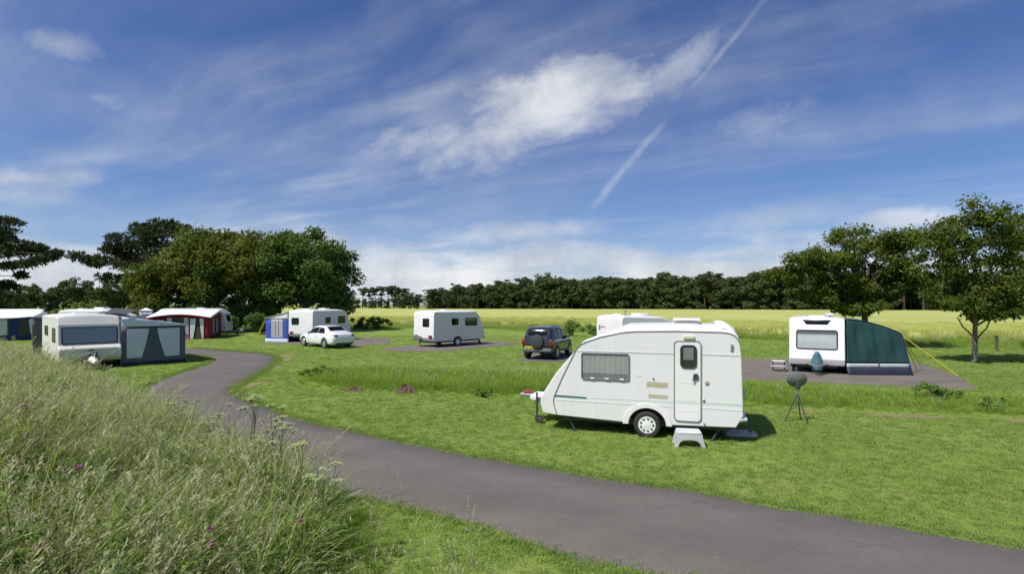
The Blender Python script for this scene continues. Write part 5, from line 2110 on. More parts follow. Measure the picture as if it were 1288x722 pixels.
for (px, z, w) in ((.5, 4.6, 1.0), (2.0, 4.5, 1.0), (3.2, 4.3, .6), (1.0, 3.7, 1.3), (2.6, 3.5, 1.3), (4.2, 3.1, 1.2), (5.4, 2.8, 1.0), (1.5, 2.7, 1.5), (3.4, 2.4, 1.4), (5.0, 2.1, 1.1), (-1, 3.8, 1.4), (-2, 2.8, 1.5), (0, 1.9, 1.4), (2.5, 1.6, 1.4), (4.6, 1.5, 1.2)):
    for k in range(2):
        pads.append((px + rg.normal(0, .3), rg.normal(0, .9), z + rg.normal(0, .1), w, w, .42))
pads = [p for p in pads if not (p[2] < 4.8 and p[0] > 4.4)]
pads = [(p[0] * 1.33, p[1] * 1.33, (p[2] - 2.9) * 1.33 + 2.9, p[3] * 1.2, p[4] * 1.2, p[5] * 1.05) for p in pads]
pine('dark pine with long level boughs, cut off by the left edge', (-58.4, 54, 0), 42, 13.1, pads, .42, 80, .40, (.8, 0), 'pines on the left')
# pine behind the left clump
pads = []
for (px, z, w) in ((3.2, 12.4, 1.2), (4.6, 12.0, 1.3), (1.8, 11.9, 1.2), (.4, 11.2, 1.3), (-.9, 10.6, 1.1), (3, 11.2, 1.6), (5.6, 11.2, 1.6), (-1.8, 9.8, 1.0), (.6, 9.9, 1.5), (2.5, 10, 1.7), (-2.6, 9.0, 1.1), (-1, 8.8, 1.5), (1.2, 8.6, 1.7), (-3.4, 8.2, 1.0), (-4.2, 7.7, .7), (-2, 7.7, 1.5), (0, 7.3, 1.7), (3.5, 8.6, 1.9), (5.8, 9.4, 1.9), (-1.6, 6.0, 1.0), (.6, 6.0, 1.5), (2.6, 6.6, 1.8), (1.8, 4.8, 1.4)):
    for k in range(2):
        pads.append((px + rg.normal(0, .35), rg.normal(0, 1.2), z + rg.normal(0, .12), w, w, .45))
pine('dark pine at the left end of the big clump, its boughs spreading over paler leaves', (-44.5, 60.5, 0), 43, 12.6, pads, .42, 85, .36, (2.2, 0), 'pines on the left')


# shrubs and undergrowth
def shrub(name, label, loc, seed, w, h, leaf, n, mat, k=14, group=None, cat='shrub'):
    rg = np.random.default_rng(seed)
    t = thing(name, label, cat, loc, 0, group)
    cl = dome(rg, k, 0, 0, h * .45, w * .5, w * .45, h * .5, h * .28, zmin=-.7)
    cl[:, 2] = np.maximum(cl[:, 2], h * .15)
    V, F, T = leaf_cards(cl[:, :3], cl[:, 3:], n, leaf, rg, shell_=.3)
    np_obj('foliage', V, F, mat, t, tint=T)
    mb = MB()
    for i in range(min(8, k)):
        limb(mb, (rg.normal() * w * .06, rg.normal() * w * .06, 0), cl[i, :3], .03, .008, rg, n=3, sides=5)
    mb.build('stems', 'plant_stem', t)
    return t


shrub('bush', 'dark rounded bush at the foot of the trees, between the red and the blue awnings', (-24.3, 50.5, 0), 51, 3.6, 2.2, .22, 160, 'leaf_dark', 22)
shrub('bush', 'dark low bush under the rounded tree, behind the blue awning', (-20.6, 50.0, 0), 52, 2.2, 1.7, .22, 150, 'leaf_dark', 16)
shrub('bush', 'bright yellow-green bush behind the roofs at far left, right of the dark pine', (-55.5, 67.0, 0), 53, 8.0, 3.3, .32, 200, 'leaf_bush', 24)
shrub('bush', 'dark green bush at the field edge, right behind the four-by-four', (5.4, 47.5, 0), 54, 1.8, 1.7, .14, 130, 'weed_leaf', 16)
shrub('bush', 'spreading weedy bush between the four-by-four and the near caravan roof', (7.6, 45.5, 0), 55, 3.6, 1.2, .14, 150, 'weed_leaf', 20)
shrub('bush', 'dark weed clump at the field edge, just left of the central caravan', (-9.6, 58.5, 0), 56, 2.0, 2.0, .16, 140, 'weed_leaf', 16)
shrub('bush', 'low dark nettle bank behind the white saloon car, by the field', (-16.6, 62.0, 0), 57, 5.5, 1.5, .18, 140, 'leaf_dark', 24)
shrub('bush', 'dark bush under the boughs of the big clump, left of the red awning', (-36.5, 50.0, 0), 58, 5.0, 2.0, .24, 170, 'leaf_dark', 20)
shrub('bush', 'deep shaded thicket at the foot of the olive-green tree', (-31.0, 53.5, 0), 59, 9.0, 3.0, .3, 190, 'leaf_dark', 40)
shrub('bush', 'shaded thicket at the foot of the rounded tree, behind the awning caravan', (-27.0, 55.5, 0), 60, 4.0, 3.4, .28, 200, 'leaf_dark', 24)
shrub('weed_clump', 'dark green nettle clump in the rough strip at right, below the gravel pitch', (12.9, 15.6, 0), 61, 1.5, .50, .075, 80, 'weed_leaf', 14, cat='weeds')
shrub('weed_clump', 'small weed clump right of the nettles, nearer the lawn edge', (13.2, 14.2, 0), 62, 1.0, .34, .07, 80, 'weed_leaf', 9, cat='weeds')
shrub('weed_clump', 'weeds in the rough strip at the far right edge, below the tree', (15.6, 15.0, 0), 63, 1.1, .40, .07, 80, 'weed_leaf', 10, cat='weeds')
shrub('weed_clump', 'bushy weeds at the left end of the rough strip, above the soil mounds', (-7.7, 20.6, 0), 64, 1.6, .42, .08, 60, 'weed_leaf', 16, cat='weeds')
shrub('weed_clump', 'dark weeds at the foot of the rough strip, just left of the near caravan drawbar', (-.9, 16.2, 0), 65, .7, .34, .07, 60, 'weed_leaf', 8, cat='weeds')


# ------------------------------------------------------------------ the far wood
def wood_mesh(seed, kind):
    rg = np.random.default_rng(seed)
    if kind == 'round':
        cl = dome(rg, 42, 0, 0, 8.2, 4.3, 4.3, 5.4, 1.5, inner=.15)
        V, F, T = leaf_cards(cl[:, :3], cl[:, 3:], 46, .85, rg, shell_=.5)
    elif kind == 'skirt':
        cl = np.concatenate([dome(rg, 38, 0, 0, 7.4, 4.4, 4.4, 5.2, 1.4, inner=.15), dome(rg, 16, 0, 0, 2.4, 4.2, 4.2, 2.2, 1.2)])
        V, F, T = leaf_cards(cl[:, :3], cl[:, 3:], 46, .8, rg, shell_=.5)
    else:
        cl = np.concatenate([dome(rg, 22, 0, 0, 12.0, 3.4, 3.4, 2.3, 1.1, flat=.5), dome(rg, 8, 0, 0, 9.0, 2.6, 2.6, 1.0, .8, flat=.45)])
        V, F, T = leaf_cards(cl[:, :3], cl[:, 3:], 56, .62, rg, shell_=.4)
    mb = MB()
    mb.tube([(0, 0, -.2), (.1, 0, 5), (.2, .1, 11.5)], [.34, .26, .10], 6, caps=False)
    for c in cl[:8]:
        limb(mb, (.1, 0, c[2] * .75), c[:3], .10, .03, rg, n=2, sides=4)
    tv, tf = np.array([tuple(p) for p in mb.v]), np.array(mb.f)
    Va = np.concatenate([V, tv])
    Fa = np.concatenate([F, tf + len(V)])
    mi = np.concatenate([np.zeros(len(F)), np.ones(len(tf))])
    T = np.concatenate([T, np.zeros(len(tf))])
    return Va, Fa, mi, T


WM = []
for i, kind in enumerate(('round', 'skirt', 'pine', 'round', 'skirt', 'pine')):
    V, F, mi, T = wood_mesh(70 + i, kind)
    nm = 'pine_tree' if kind == 'pine' else 'broadleaf_tree'
    o = np_obj(nm, V, F, ['leaf_wood_pine' if kind == 'pine' else 'leaf_wood', 'bark_pine' if kind == 'pine' else 'bark'], midx=mi, tint=T)
    WM.append((o, kind))
EDGE = np.array([(-46, 276), (0, 262), (60, 249), (112, 224), (150, 203), (192, 180), (222, 165), (262, 149), (300, 135)], float)


def along(line, step):
    s = np.concatenate([[0], np.cumsum(np.hypot(*np.diff(line, axis=0).T))])
    k = np.arange(0, s[-1], step)
    return np.stack([np.interp(k, s, line[:, 0]), np.interp(k, s, line[:, 1])], 1)


rg = np.random.default_rng(77)
ORD = 'first second third fourth fifth sixth seventh eighth ninth tenth eleventh twelfth thirteenth fourteenth'.split()
first = set()
LBL = {'round': 'broadleaf tree along the front edge of the far dark wood', 'skirt': 'broadleaf tree along the front edge of the far dark wood', 'pine': 'tall pine along the front edge of the far dark wood'}
wpts = along(EDGE, 4.4)
for i, (x, y) in enumerate(wpts):
    f = i / len(wpts)
    pr = rg.random()
    kind_i = int(rg.choice([0, 1, 4, 1, 4, 3])) if (pr > (.14 if f < .62 else .40)) else int(rg.choice([2, 5]))
    o, kind = WM[kind_i]
    r = o if kind_i not in first else o.copy()
    if kind_i in first:
        COL.objects.link(r)
    first.add(kind_i)
    r.location = (x + rg.normal(0, 1.2), y + 3 + rg.normal(0, 1.4), 0)
    hs_ = rg.normal(.99, .095) * (.74 + .34 * min(1, i / 15)) * (1.06 if x < 150 else .98)
    if kind == 'pine':
        hs_ *= 1.02
    wsc = rg.normal(1.12, .1)
    r.scale = (hs_ * wsc, hs_ * wsc, hs_)
    r.rotation_euler = (0, 0, rg.uniform(0, 6.28))
    tag(r, LBL[kind], 'tree', 'pines along the far wood edge' if kind == 'pine' else 'broadleaf trees along the far wood edge')
# the depth of the wood behind its front row: one dark mass
BACK = []
for k_, (o_, kd_) in enumerate(WM):
    b_ = o_.copy()
    b_.location = (0, 0, 0)
    b_.scale = (1, 1, 1)
    b_.rotation_euler = (0, 0, 0)
    for key in ('label', 'category', 'group'):
        if key in b_:
            del b_[key]
    BACK.append(b_)
bx, by, bs = [], [], []
for row in range(1, 6):
    for i, (x, y) in enumerate(along(EDGE, 5.0)):
        bx.append(x + rg.normal(0, 1.3) + row * 1.5)
        by.append(y + 3 + row * 6.5 + rg.normal(0, 1.5))
        bs.append(rg.normal(1.0, .09) * (.76 + .34 * min(1, i / 13)) * (1.06 if x < 150 else .98))
for i in range(60):                                   # behind the big left clump, across the far side of the field
    bx.append(-100 - i * 4.2 + rg.normal(0, 1.5))
    by.append(322 - i * .6 + rg.normal(0, 4))
    bs.append(rg.normal(.66, .08))
for i in range(70):                                   # woods closing the view far to the left
    f = i / 69
    bx.append(-215 - 40 * math.sin(f * 3) + rg.normal(0, 5))
    by.append(20 + 300 * f + rg.normal(0, 3))
    bs.append(rg.normal(.85, .1))
WOODPTS = (np.array(bx), np.array(by), np.array(bs))
# thin tall pines and hedge trees on the far side of the field, left of the gap
for i, (px, Y, hs_) in enumerate(((456, 332, 1.02), (464, 340, 1.0), (472, 335, 1.04), (480, 338, 1.08), (488, 333, 1.09), (495, 338, 1.1), (502, 334, 1.04), (509, 338, .98))):
    o, kind = WM[2 + 3 * (i % 2)]
    r = o.copy()
    COL.objects.link(r)
    r.location = ((px - 644) / 650 * Y, Y, 0)
    r.scale = (hs_ * 1.15, hs_ * 1.15, hs_)
    r.rotation_euler = (0, 0, i * 1.3)
    tag(r, ORD[i] + ' from the left in the row of tall pines left of the tower', 'tree', 'row of pines left of the tower')
for i, (px, Y, hs_) in enumerate(((440, 322, .60), (449, 318, .50), (459, 321, .44), (468, 318, .5), (478, 316, .48), (487, 320, .46), (497, 318, .62), (506, 316, .70), (514, 318, .72), (521, 316, .66), (526, 320, .62), (543, 322, .66), (550, 312, .66), (557, 305, .70))):
    o, kind = WM[(0, 1, 3, 4)[i % 4]]
    r = o.copy()
    COL.objects.link(r)
    r.location = ((px - 644) / 650 * Y, Y, 0)
    hs_ *= 1.12
    r.scale = (hs_ * 1.15, hs_ * 1.15, hs_)
    r.rotation_euler = (0, 0, i * 2.1)
    tag(r, ORD[i] + ' from the left among the low hedge trees beyond the field, near the tower', 'tree', 'hedge trees around the tower')
for i, (px, Y, hs_, kk) in enumerate(((20, 155, .7, 4), (40, 150, .66, 0), (62, 150, .62, 1), (80, 155, .74, 3), (97, 152, .80, 0), (112, 158, .78, 4), (126, 150, .76, 1), (140, 156, .74, 3), (155, 160, .7, 0))):
    o, kind = WM[kk]
    r = o.copy()
    COL.objects.link(r)
    r.location = ((px - 644) / 650 * Y, Y, 0)
    r.scale = (hs_, hs_, hs_)
    r.rotation_euler = (0, 0, i * 1.7)
    tag(r, ORD[i] + ' from the left in the tree belt between the left pine and the big clump', 'tree', 'tree belt at far left')


# ------------------------------------------------------------------ scattered growth
PROTO = bpy.data.collections.new('growth_kinds')      # sources for the scatter, kept out of the scene


def scatter(name, protos, P, idx, rot, scl, col_name, kind='stuff'):
    """points with their own kind, turn and size -> one object of instances"""
    me = bpy.data.meshes.new(name)
    me.vertices.add(len(P))
    me.vertices.foreach_set('co', np.ascontiguousarray(P, np.float32).ravel())
    a = me.attributes.new('kind_index', 'INT', 'POINT')
    a.data.foreach_set('value', np.ascontiguousarray(idx, np.int32))
    a = me.attributes.new('turn', 'FLOAT_VECTOR', 'POINT')
    a.data.foreach_set('vector', np.ascontiguousarray(rot, np.float32).ravel())
    a = me.attributes.new('size', 'FLOAT_VECTOR', 'POINT')
    a.data.foreach_set('vector', np.ascontiguousarray(scl, np.float32).ravel())
    o = bpy.data.objects.new(name, me)
    COL.objects.link(o)
    c = bpy.data.collections.new(col_name)
    for k, p_ in enumerate(protos):
        c.objects.link(p_)
    g = bpy.data.node_groups.new(name, 'GeometryNodeTree')
    g.interface.new_socket('Geometry', in_out='INPUT', socket_type='NodeSocketGeometry')
    g.interface.new_socket('Geometry', in_out='OUTPUT', socket_type='NodeSocketGeometry')
    gi, go = g.nodes.new('NodeGroupInput'), g.nodes.new('NodeGroupOutput')
    ip = g.nodes.new('GeometryNodeInstanceOnPoints')
    ci = g.nodes.new('GeometryNodeCollectionInfo')
    ci.inputs['Collection'].default_value = c
    ci.inputs['Separate Children'].default_value = True
    ci.inputs['Reset Children'].default_value = True
    g.links.new(gi.outputs[0], ip.inputs['Points'])
    g.links.new(ci.outputs[0], ip.inputs['Instance'])
    ip.inputs['Pick Instance'].default_value = True
    for at, typ, sock in (('kind_index', 'INT', 'Instance Index'), ('turn', 'FLOAT_VECTOR', 'Rotation'), ('size', 'FLOAT_VECTOR', 'Scale')):
        na = g.nodes.new('GeometryNodeInputNamedAttribute')
        na.data_type = typ
        na.inputs['Name'].default_value = at
        g.links.new(na.outputs[0], ip.inputs[sock])
    g.links.new(ip.outputs[0], go.inputs[0])
    md = o.modifiers.new('scatter', 'NODES')
    md.node_group = g
    return stuff(o)


def blades(rg, n, spread, h0, h1, w, bend, seg=3, tip=.15):
    """curved tapering blades; returns verts, quads, tint"""
    V, F, T = [], [], []
    for i in range(n):
        r, a = spread * math.sqrt(rg.random()), rg.uniform(0, 2 * PI)
        x, y = r * math.cos(a), r * math.sin(a)
        L = rg.uniform(h0, h1)
        d = rg.uniform(0, 2 * PI)
        bd = bend * rg.uniform(.3, 1.3)
        dx_, dy_ = math.cos(d), math.sin(d)
        px, py = -dy_, dx_
        tn = rg.random()
        o = len(V)
        tw = rg.uniform(-.6, .6)
        for s in range(seg + 1):
            t_ = s / seg
            ww = w * (1 - t_) ** .7 * .5 + w * tip * .5 * t_
            out_ = bd * L * t_ ** 1.9
            z = L * (t_ - .42 * bd * t_ ** 2.4)
            c, s_ = math.cos(tw * t_), math.sin(tw * t_)
            qx, qy = px * c - py * s_, px * s_ + py * c
            V.append((x + dx_ * out_ - qx * ww, y + dy_ * out_ - qy * ww, z))
            V.append((x + dx_ * out_ + qx * ww, y + dy_ * out_ + qy * ww, z))
        for s in range(seg):
            F.append((o + 2 * s, o + 2 * s + 1, o + 2 * s + 3, o + 2 * s + 2))
            T.append(tn)
    return V, F, T


def stalks(rg, n, spread, h0, h1, w, bend, head, hw, per):
    """seed stalks: a thin stem with a feathery head of small scales"""
    V, F, T, H = [], [], [], []
    for i in range(n):
        r, a = spread * math.sqrt(rg.random()), rg.uniform(0, 2 * PI)
        x, y = r * math.cos(a), r * math.sin(a)
        L = rg.uniform(h0, h1)
        d = rg.uniform(0, 2 * PI)
        bd = bend * rg.uniform(.2, 1.2)
        dx_, dy_ = math.cos(d), math.sin(d)
        tn = rg.random()

        def at(t_):
            return np.array((x + dx_ * bd * L * t_ ** 2, y + dy_ * bd * L * t_ ** 2, L * (t_ - .38 * bd * t_ ** 2.6)))
        for k in range(2):
            o = len(V)
            sx_, sy_ = (w * .5, 0) if k == 0 else (0, w * .5)
            for s in range(4):
                p_ = at(s / 3)
                V.append(p_ - (sx_, sy_, 0))
                V.append(p_ + (sx_, sy_, 0))
            for s in range(3):
                F.append((o + 2 * s, o + 2 * s + 1, o + 2 * s + 3, o + 2 * s + 2))
                T.append(tn)
                H.append(0)
        for k in range(per):
            t_ = 1 - head * (k + rg.random()) / per / L
            p_ = at(t_)
            an = rg.uniform(0, 2 * PI)
            reach = hw * (.35 + .65 * math.sin(PI * min(1, (1 - t_) * L / head * .8 + .15)))
            e = p_ + np.array((math.cos(an) * reach, math.sin(an) * reach, rg.uniform(.01, .035)))
            sd_ = np.array((-math.sin(an), math.cos(an), 0)) * .0034
            m_ = (p_ + e) / 2
            o = len(V)
            V += [p_, m_ + sd_ + (0, 0, .004), e, m_ - sd_]
            F.append((o, o + 1, o + 2, o + 3))
            T.append(tn * .5 + rg.random() * .5)
            H.append(1)
    return V, F, T, H


def proto(name, parts, mats):
    """parts: list of (V, F, T, material index)"""
    Vs, Fs, Ts, Ms = [], [], [], []
    o = 0
    for V, F, T, mi in parts:
        Vs += [tuple(v) for v in V]
        Fs += [tuple(i + o for i in f) for f in F]
        Ts += list(T)
        Ms += [mi] * len(F) if not isinstance(mi, list) else mi
        o = len(Vs)
    ob = np_obj(name, np.array(Vs), np.array(Fs), mats, midx=np.array(Ms), tint=np.array(Ts))
    COL.objects.unlink(ob)
    return ob


def fill(poly_test, box, density, rg):
    (x0, x1), (y0, y1) = box
    n = int((x1 - x0) * (y1 - y0) * density)
    x, y = rg.uniform(x0, x1, n), rg.uniform(y0, y1, n)
    k = poly_test(x, y)
    return x[k], y[k]


def seen(x, y, m=.06):
    """a little wider than the view"""
    return (np.abs(x) < (y + .8) * (.99 + m) + .8)


def turf_ok(x, y):
    k = ~in_poly(x, y, ROAD_POLY)
    for P_ in PITCHES:
        k &= ~in_poly(x, y, P_)
    return k


rg = np.random.default_rng(101)
n = len(WOODPTS[0])
scatter('far_wood', BACK, np.stack([WOODPTS[0], WOODPTS[1], np.zeros(n)], 1), rg.choice(6, n, p=[.15, .30, .06, .15, .30, .04]), np.stack([np.zeros(n), np.zeros(n), rg.uniform(0, 6.28, n)], 1), np.stack([WOODPTS[2] * 1.15, WOODPTS[2] * 1.15, WOODPTS[2]], 1), 'wood_kinds')
# mown lawn
LP = []
for i in range(4):
    V, F, T = blades(rg, 16, .075, .022, .055, .0055, .7, 2)
    LP.append(proto('lawn_tuft', [(V, F, T, 0)], ['lawn_blade']))
X, Y, S = [], [], []
for (y0, y1, dens, sc) in ((4.0, 9, 210, 1.0), (9, 14, 130, 1.15), (14, 22, 60, 1.5), (22, 34, 22, 2.1), (34, 48, 9, 3.0)):
    x, y = fill(lambda a, b: seen(a, b) & turf_ok(a, b) & (bank_d(a, b) < .25) & ~in_poly(a, b, ROUGH_STRIP), ((-min(46, y1 * 1.06 + 1), min(46, y1 * 1.06 + 1)), (y0, y1)), dens, rg)
    X.append(x)
    Y.append(y)
    S.append(np.full(len(x), sc) * rg.uniform(.7, 1.3, len(x)))
X, Y, S = map(np.concatenate, (X, Y, S))
wk = np.zeros(len(X), bool)
for wx_, wy_, a_, b_, r_ in WORN:
    u = (X - wx_) * math.cos(r_) + (Y - wy_) * math.sin(r_)
    v = -(X - wx_) * math.sin(r_) + (Y - wy_) * math.cos(r_)
    wk |= ((u / a_) ** 2 + (v / b_) ** 2 < .95) & (rg.random(len(X)) < .85)
X, Y, S = X[~wk], Y[~wk], S[~wk]
n = len(X)
scatter('lawn_grass', LP, np.stack([X, Y, height(X, Y)], 1), rg.integers(0, 4, n), np.stack([rg.normal(0, .08, n), rg.normal(0, .08, n), rg.uniform(0, 6.28, n)], 1), np.stack([S, S, np.minimum(S, 1.6) * rg.uniform(.7, 1.3, n)], 1), 'lawn_tufts')

# longer unmown strip, and the rough border before the crop
GP = []
for i in range(4):
    V, F, T = blades(rg, 24, .13, .14, .34, .008, .75, 3)
    if i % 2:
        V2, F2, T2, H2 = stalks(rg, 3, .12, .28, .46, .004, .4, .10, .02, 10)
        GP.append(proto('long_tuft', [(V, F, T, 0), (V2, F2, T2, 1)], ['long_blade', 'meadow_straw']))
    else:
        GP.append(proto('long_tuft', [(V, F, T, 0)], ['long_blade']))
x, y = fill(lambda a, b: in_poly(a, b, ROUGH_STRIP) & seen(a, b) & turf_ok(a, b), ((-10, 25), (11, 24)), 48, rg)
edge = np.clip(dist_line(x, y, np.array(ROUGH_STRIP + ROUGH_STRIP[:1])) / 1.0, .35, 1)
left = np.clip(1.15 - (x + 2) / 26, .55, 1.05)
n = len(x)
s = rg.uniform(.8, 1.55, n) * edge * left
scatter('long_grass_strip', GP, np.stack([x, y, height(x, y)], 1), rg.choice(4, n, p=[.46, .04, .46, .04]), np.stack([rg.normal(0, .12, n), rg.normal(0, .12, n), rg.uniform(0, 6.28, n)], 1), np.stack([s * 1.15, s * 1.15, s], 1), 'long_tufts')


def border(a, b):
    d = dist_line(a, b, np.array(FIELD[:9]))
    inside = in_poly(a, b, FIELD)
    w = 7 + 2 * np.sin(a * .23) + 1.5 * np.sin(a * .61)
    return (d < w) & ~inside & seen(a, b) & turf_ok(a, b) & (b > 29)


x, y = fill(border, ((-75, 62), (29, 92)), 9, rg)
n = len(x)
d = dist_line(x, y, np.array(FIELD[:9]))
s = rg.uniform(.8, 1.7, n) * np.clip(1.3 - d / 9, .3, 1.1)
scatter('rough_field_border', GP, np.stack([x, y, np.zeros(n)], 1), rg.choice(4, n, p=[.36, .14, .36, .14]), np.stack([rg.normal(0, .12, n), rg.normal(0, .12, n), rg.uniform(0, 6.28, n)], 1), np.stack([s * 1.6, s * 1.6, s], 1), 'border_tufts')

# standing barley along the near side of the field
BP = []
for i in range(3):
    V2, F2, T2, H2 = stalks(rg, 30, .42, .68, .86, .012, .3, .16, .05, 12)
    V, F, T = blades(rg, 10, .42, .30, .6, .018, .5, 3)
    BP.append(proto('barley_tuft', [(V2, F2, T2, 0), (V, F, T, 0)], ['barley']))
x, y = fill(lambda a, b: in_poly(a, b, FIELD) & seen(a, b) & (rg.random(len(a)) < np.clip(1.25 - dist_line(a, b, np.array(FIELD[:9])) / 22, 0, 1)), ((-85, 100), (35, 120)), 2.6, rg)
n = len(x)
s = rg.uniform(.9, 1.15, n)
scatter('barley_stalks', BP, np.stack([x, y, np.zeros(n)], 1), rg.integers(0, 3, n), np.stack([rg.normal(0, .04, n), rg.normal(0, .04, n), rg.uniform(0, 6.28, n)], 1), np.stack([s * 1.15, s * 1.15, s], 1), 'barley_tufts')

# tall meadow grass on the bank
MP = []
for i in range(8):
    if i < 3:
        V, F, T = blades(rg, 40, .17, .32, .84, .0095, .8, 4)
        V2, F2, T2, H2 = stalks(rg, 2, .14, .55, .85, .0028, .45, .14, .020, 14)
        MP.append(proto('meadow_tuft', [(V, F, T, 0), (V2, F2, T2, 1)], ['meadow_blade', 'meadow_straw']))
    elif i < 6:
        V, F, T = blades(rg, 30, .16, .30, .76, .008, .8, 4)
        V2, F2, T2, H2 = stalks(rg, 5, .18, .58, .98, .0026, .6, .18, .026, 20)
        MP.append(proto('meadow_tuft', [(V, F, T, 0), (V2, F2, T2, 1)], ['meadow_blade', 'meadow_straw']))
    else:
        V, F, T = blades(rg, 24, .16, .25, .66, .007, .8, 4)
        V2, F2, T2, H2 = stalks(rg, 5, .18, .60, .95, .0026, .5, .15, .020, 18)
        MP.append(proto('meadow_tuft', [(V, F, T, 0), (V2, F2, T2, 1)], ['meadow_blade', 'meadow_pinkish']))
for i in range(2):                                    # leafy weeds
    V, F, T = [], [], []
    for s_ in range(5):
        a0, r0 = rg.uniform(0, 6.28), .13 * math.sqrt(rg.random())
        bx_, by_ = r0 * math.cos(a0), r0 * math.sin(a0)
        hh = rg.uniform(.45, .85)
        lx, ly = rg.normal(0, .06), rg.normal(0, .06)
        o = len(V)
        V += [(bx_ - .003, by_, 0), (bx_ + .003, by_, 0), (bx_ + lx + .002, by_ + ly, hh), (bx_ + lx - .002, by_ + ly, hh)]
        F.append((o, o + 1, o + 2, o + 3))
        T.append(.2)
        for k_ in range(9):
            f = .2 + .8 * k_ / 8
            for side_ in (0, PI):
                an = k_ * 1.57 + side_ + rg.normal(0, .25)
                L = (.065 if i == 0 else .09) * (1.15 - .65 * f) * rg.uniform(.8, 1.2)
                c0 = np.array((bx_ + lx * f, by_ + ly * f, hh * f))
                d_ = np.array((math.cos(an), math.sin(an), rg.uniform(-.25, .35)))
                w_ = np.array((-math.sin(an), math.cos(an), 0)) * L * .27
                o = len(V)
                V += [c0, c0 + d_ * L * .45 - w_ + (0, 0, .012), c0 + d_ * L - (0, 0, L * .2), c0 + d_ * L * .45 + w_ + (0, 0, .012)]
                F.append((o, o + 1, o + 2, o + 3))
                T.append(rg.random())
    MP.append(proto('meadow_weed', [(V, F, T, 0)], ['weed_leaf']))
V, F, T = blades(rg, 22, .18, .35, .85, .006, 1.0, 4)    # last year's dry stalks
V2, F2, T2, H2 = stalks(rg, 6, .16, .6, .95, .003, .8, .2, .03, 18)
MP.append(proto('meadow_dry', [(V, F, T, 0), (V2, F2, T2, 0)], ['meadow_straw']))
X, Y = [], []
for (y0, y1, dens) in ((1.2, 4, 40), (4, 8, 42), (8, 13, 32), (13, 21, 24), (21, 28, 12)):
    x, y = fill(lambda a, b: (bank_d(a, b) > .02) & seen(a, b, .12) & (b > 1.0) & (np.hypot(a, b) > 1.9), ((-min(32, y1 * 1.2 + 2), 4), (y0, y1)), dens, rg)
    X.append(x)
    Y.append(y)
x, y = map(np.concatenate, (X, Y))
n = len(x)
bd_ = bank_d(x, y)
s = rg.uniform(.80, 1.25, n) * np.clip(.90 + bd_ / 2.0, .86, 1.08) * np.where(y > 12, 1.10, 1.06) * np.clip(.72 + y / 16, .85, 1.0)
# species patches
pn = np.sin(x * 1.1 + 2 * np.sin(y * .7)) + np.sin(y * 1.6 + 1.3 * np.sin(x * .9)) + rg.normal(0, .7, n)
wn_ = np.sin(x * 2.3 + 1.7 * np.sin(y * 1.9)) * np.sin(y * 2.7 + 1.1 * np.sin(x * 1.3)) + rg.normal(0, .25, n)
s *= 1 + .16 * np.sin(x * 1.7 + 1.3 * np.sin(y * 2.1)) + rg.normal(0, .08, n)
idx = np.where(pn > .75 - .05 * np.clip(-x - 3, -6, 8), rg.integers(3, 6, n), np.where(pn < -1.7, rg.integers(6, 8, n), rg.integers(0, 3, n)))
idx = np.where((wn_ > .74) & (y < 11), rg.integers(8, 10, n), idx)
idx = np.where((rg.random(n) < .05) & (y < 14), 10, idx)
lean = np.stack([rg.normal(.10, .16, n), rg.normal(.10, .16, n), rg.uniform(0, 6.28, n)], 1)
scatter('meadow_grass', MP, np.stack([x, y, height(x, y) - .02], 1), idx, lean, np.stack([s * 1.1, s * 1.1, s], 1), 'meadow_tufts')
# fringe of lower, greener grass between the bank and the mown verge
x, y = fill(lambda a, b: (bank_d(a, b) > -1.5) & (bank_d(a, b) < .5) & seen(a, b) & turf_ok(a, b), ((-28, 4), (2.5, 26)), 60, rg)
k = rg.random(len(x)) < np.clip(1 + bank_d(x, y) * .72, 0, 1)
x, y = x[k], y[k]
n = len(x)
s = rg.uniform(.6, 1.3, n) * np.clip(.95 + bank_d(x, y) * .6, .35, 1.4)
scatter('verge_grass', GP, np.stack([x, y, height(x, y)], 1), rg.choice(4, n, p=[.36, .14, .36, .14]), np.stack([rg.normal(0, .12, n), rg.normal(0, .12, n), rg.uniform(0, 6.28, n)], 1), np.stack([s, s, s], 1), 'verge_tufts')
# single tall stalks that stand up out of the verge beside the tarmac
SP = []
for i in range(3):
    V2, F2, T2, H2 = stalks(rg, 2, .05, .42, .66, .003, .35, .17, .022, 30)
    SP.append(proto('tall_stalk', [(V2, F2, T2, 0)], ['meadow_straw']))
x, y = fill(lambda a, b: (bank_d(a, b) > -1.9) & (bank_d(a, b) < .3) & seen(a, b) & turf_ok(a, b) & (b < 7.6), ((-5, 1), (3.2, 7.6)), 7, rg)
n = len(x)
s = rg.uniform(.8, 1.25, n)
scatter('verge_stalks', SP, np.stack([x, y, height(x, y)], 1), rg.integers(0, 3, n), np.stack([rg.normal(0, .1, n), rg.normal(0, .1, n), rg.uniform(0, 6.28, n)], 1), np.stack([s, s, s], 1), 'stalk_kinds')
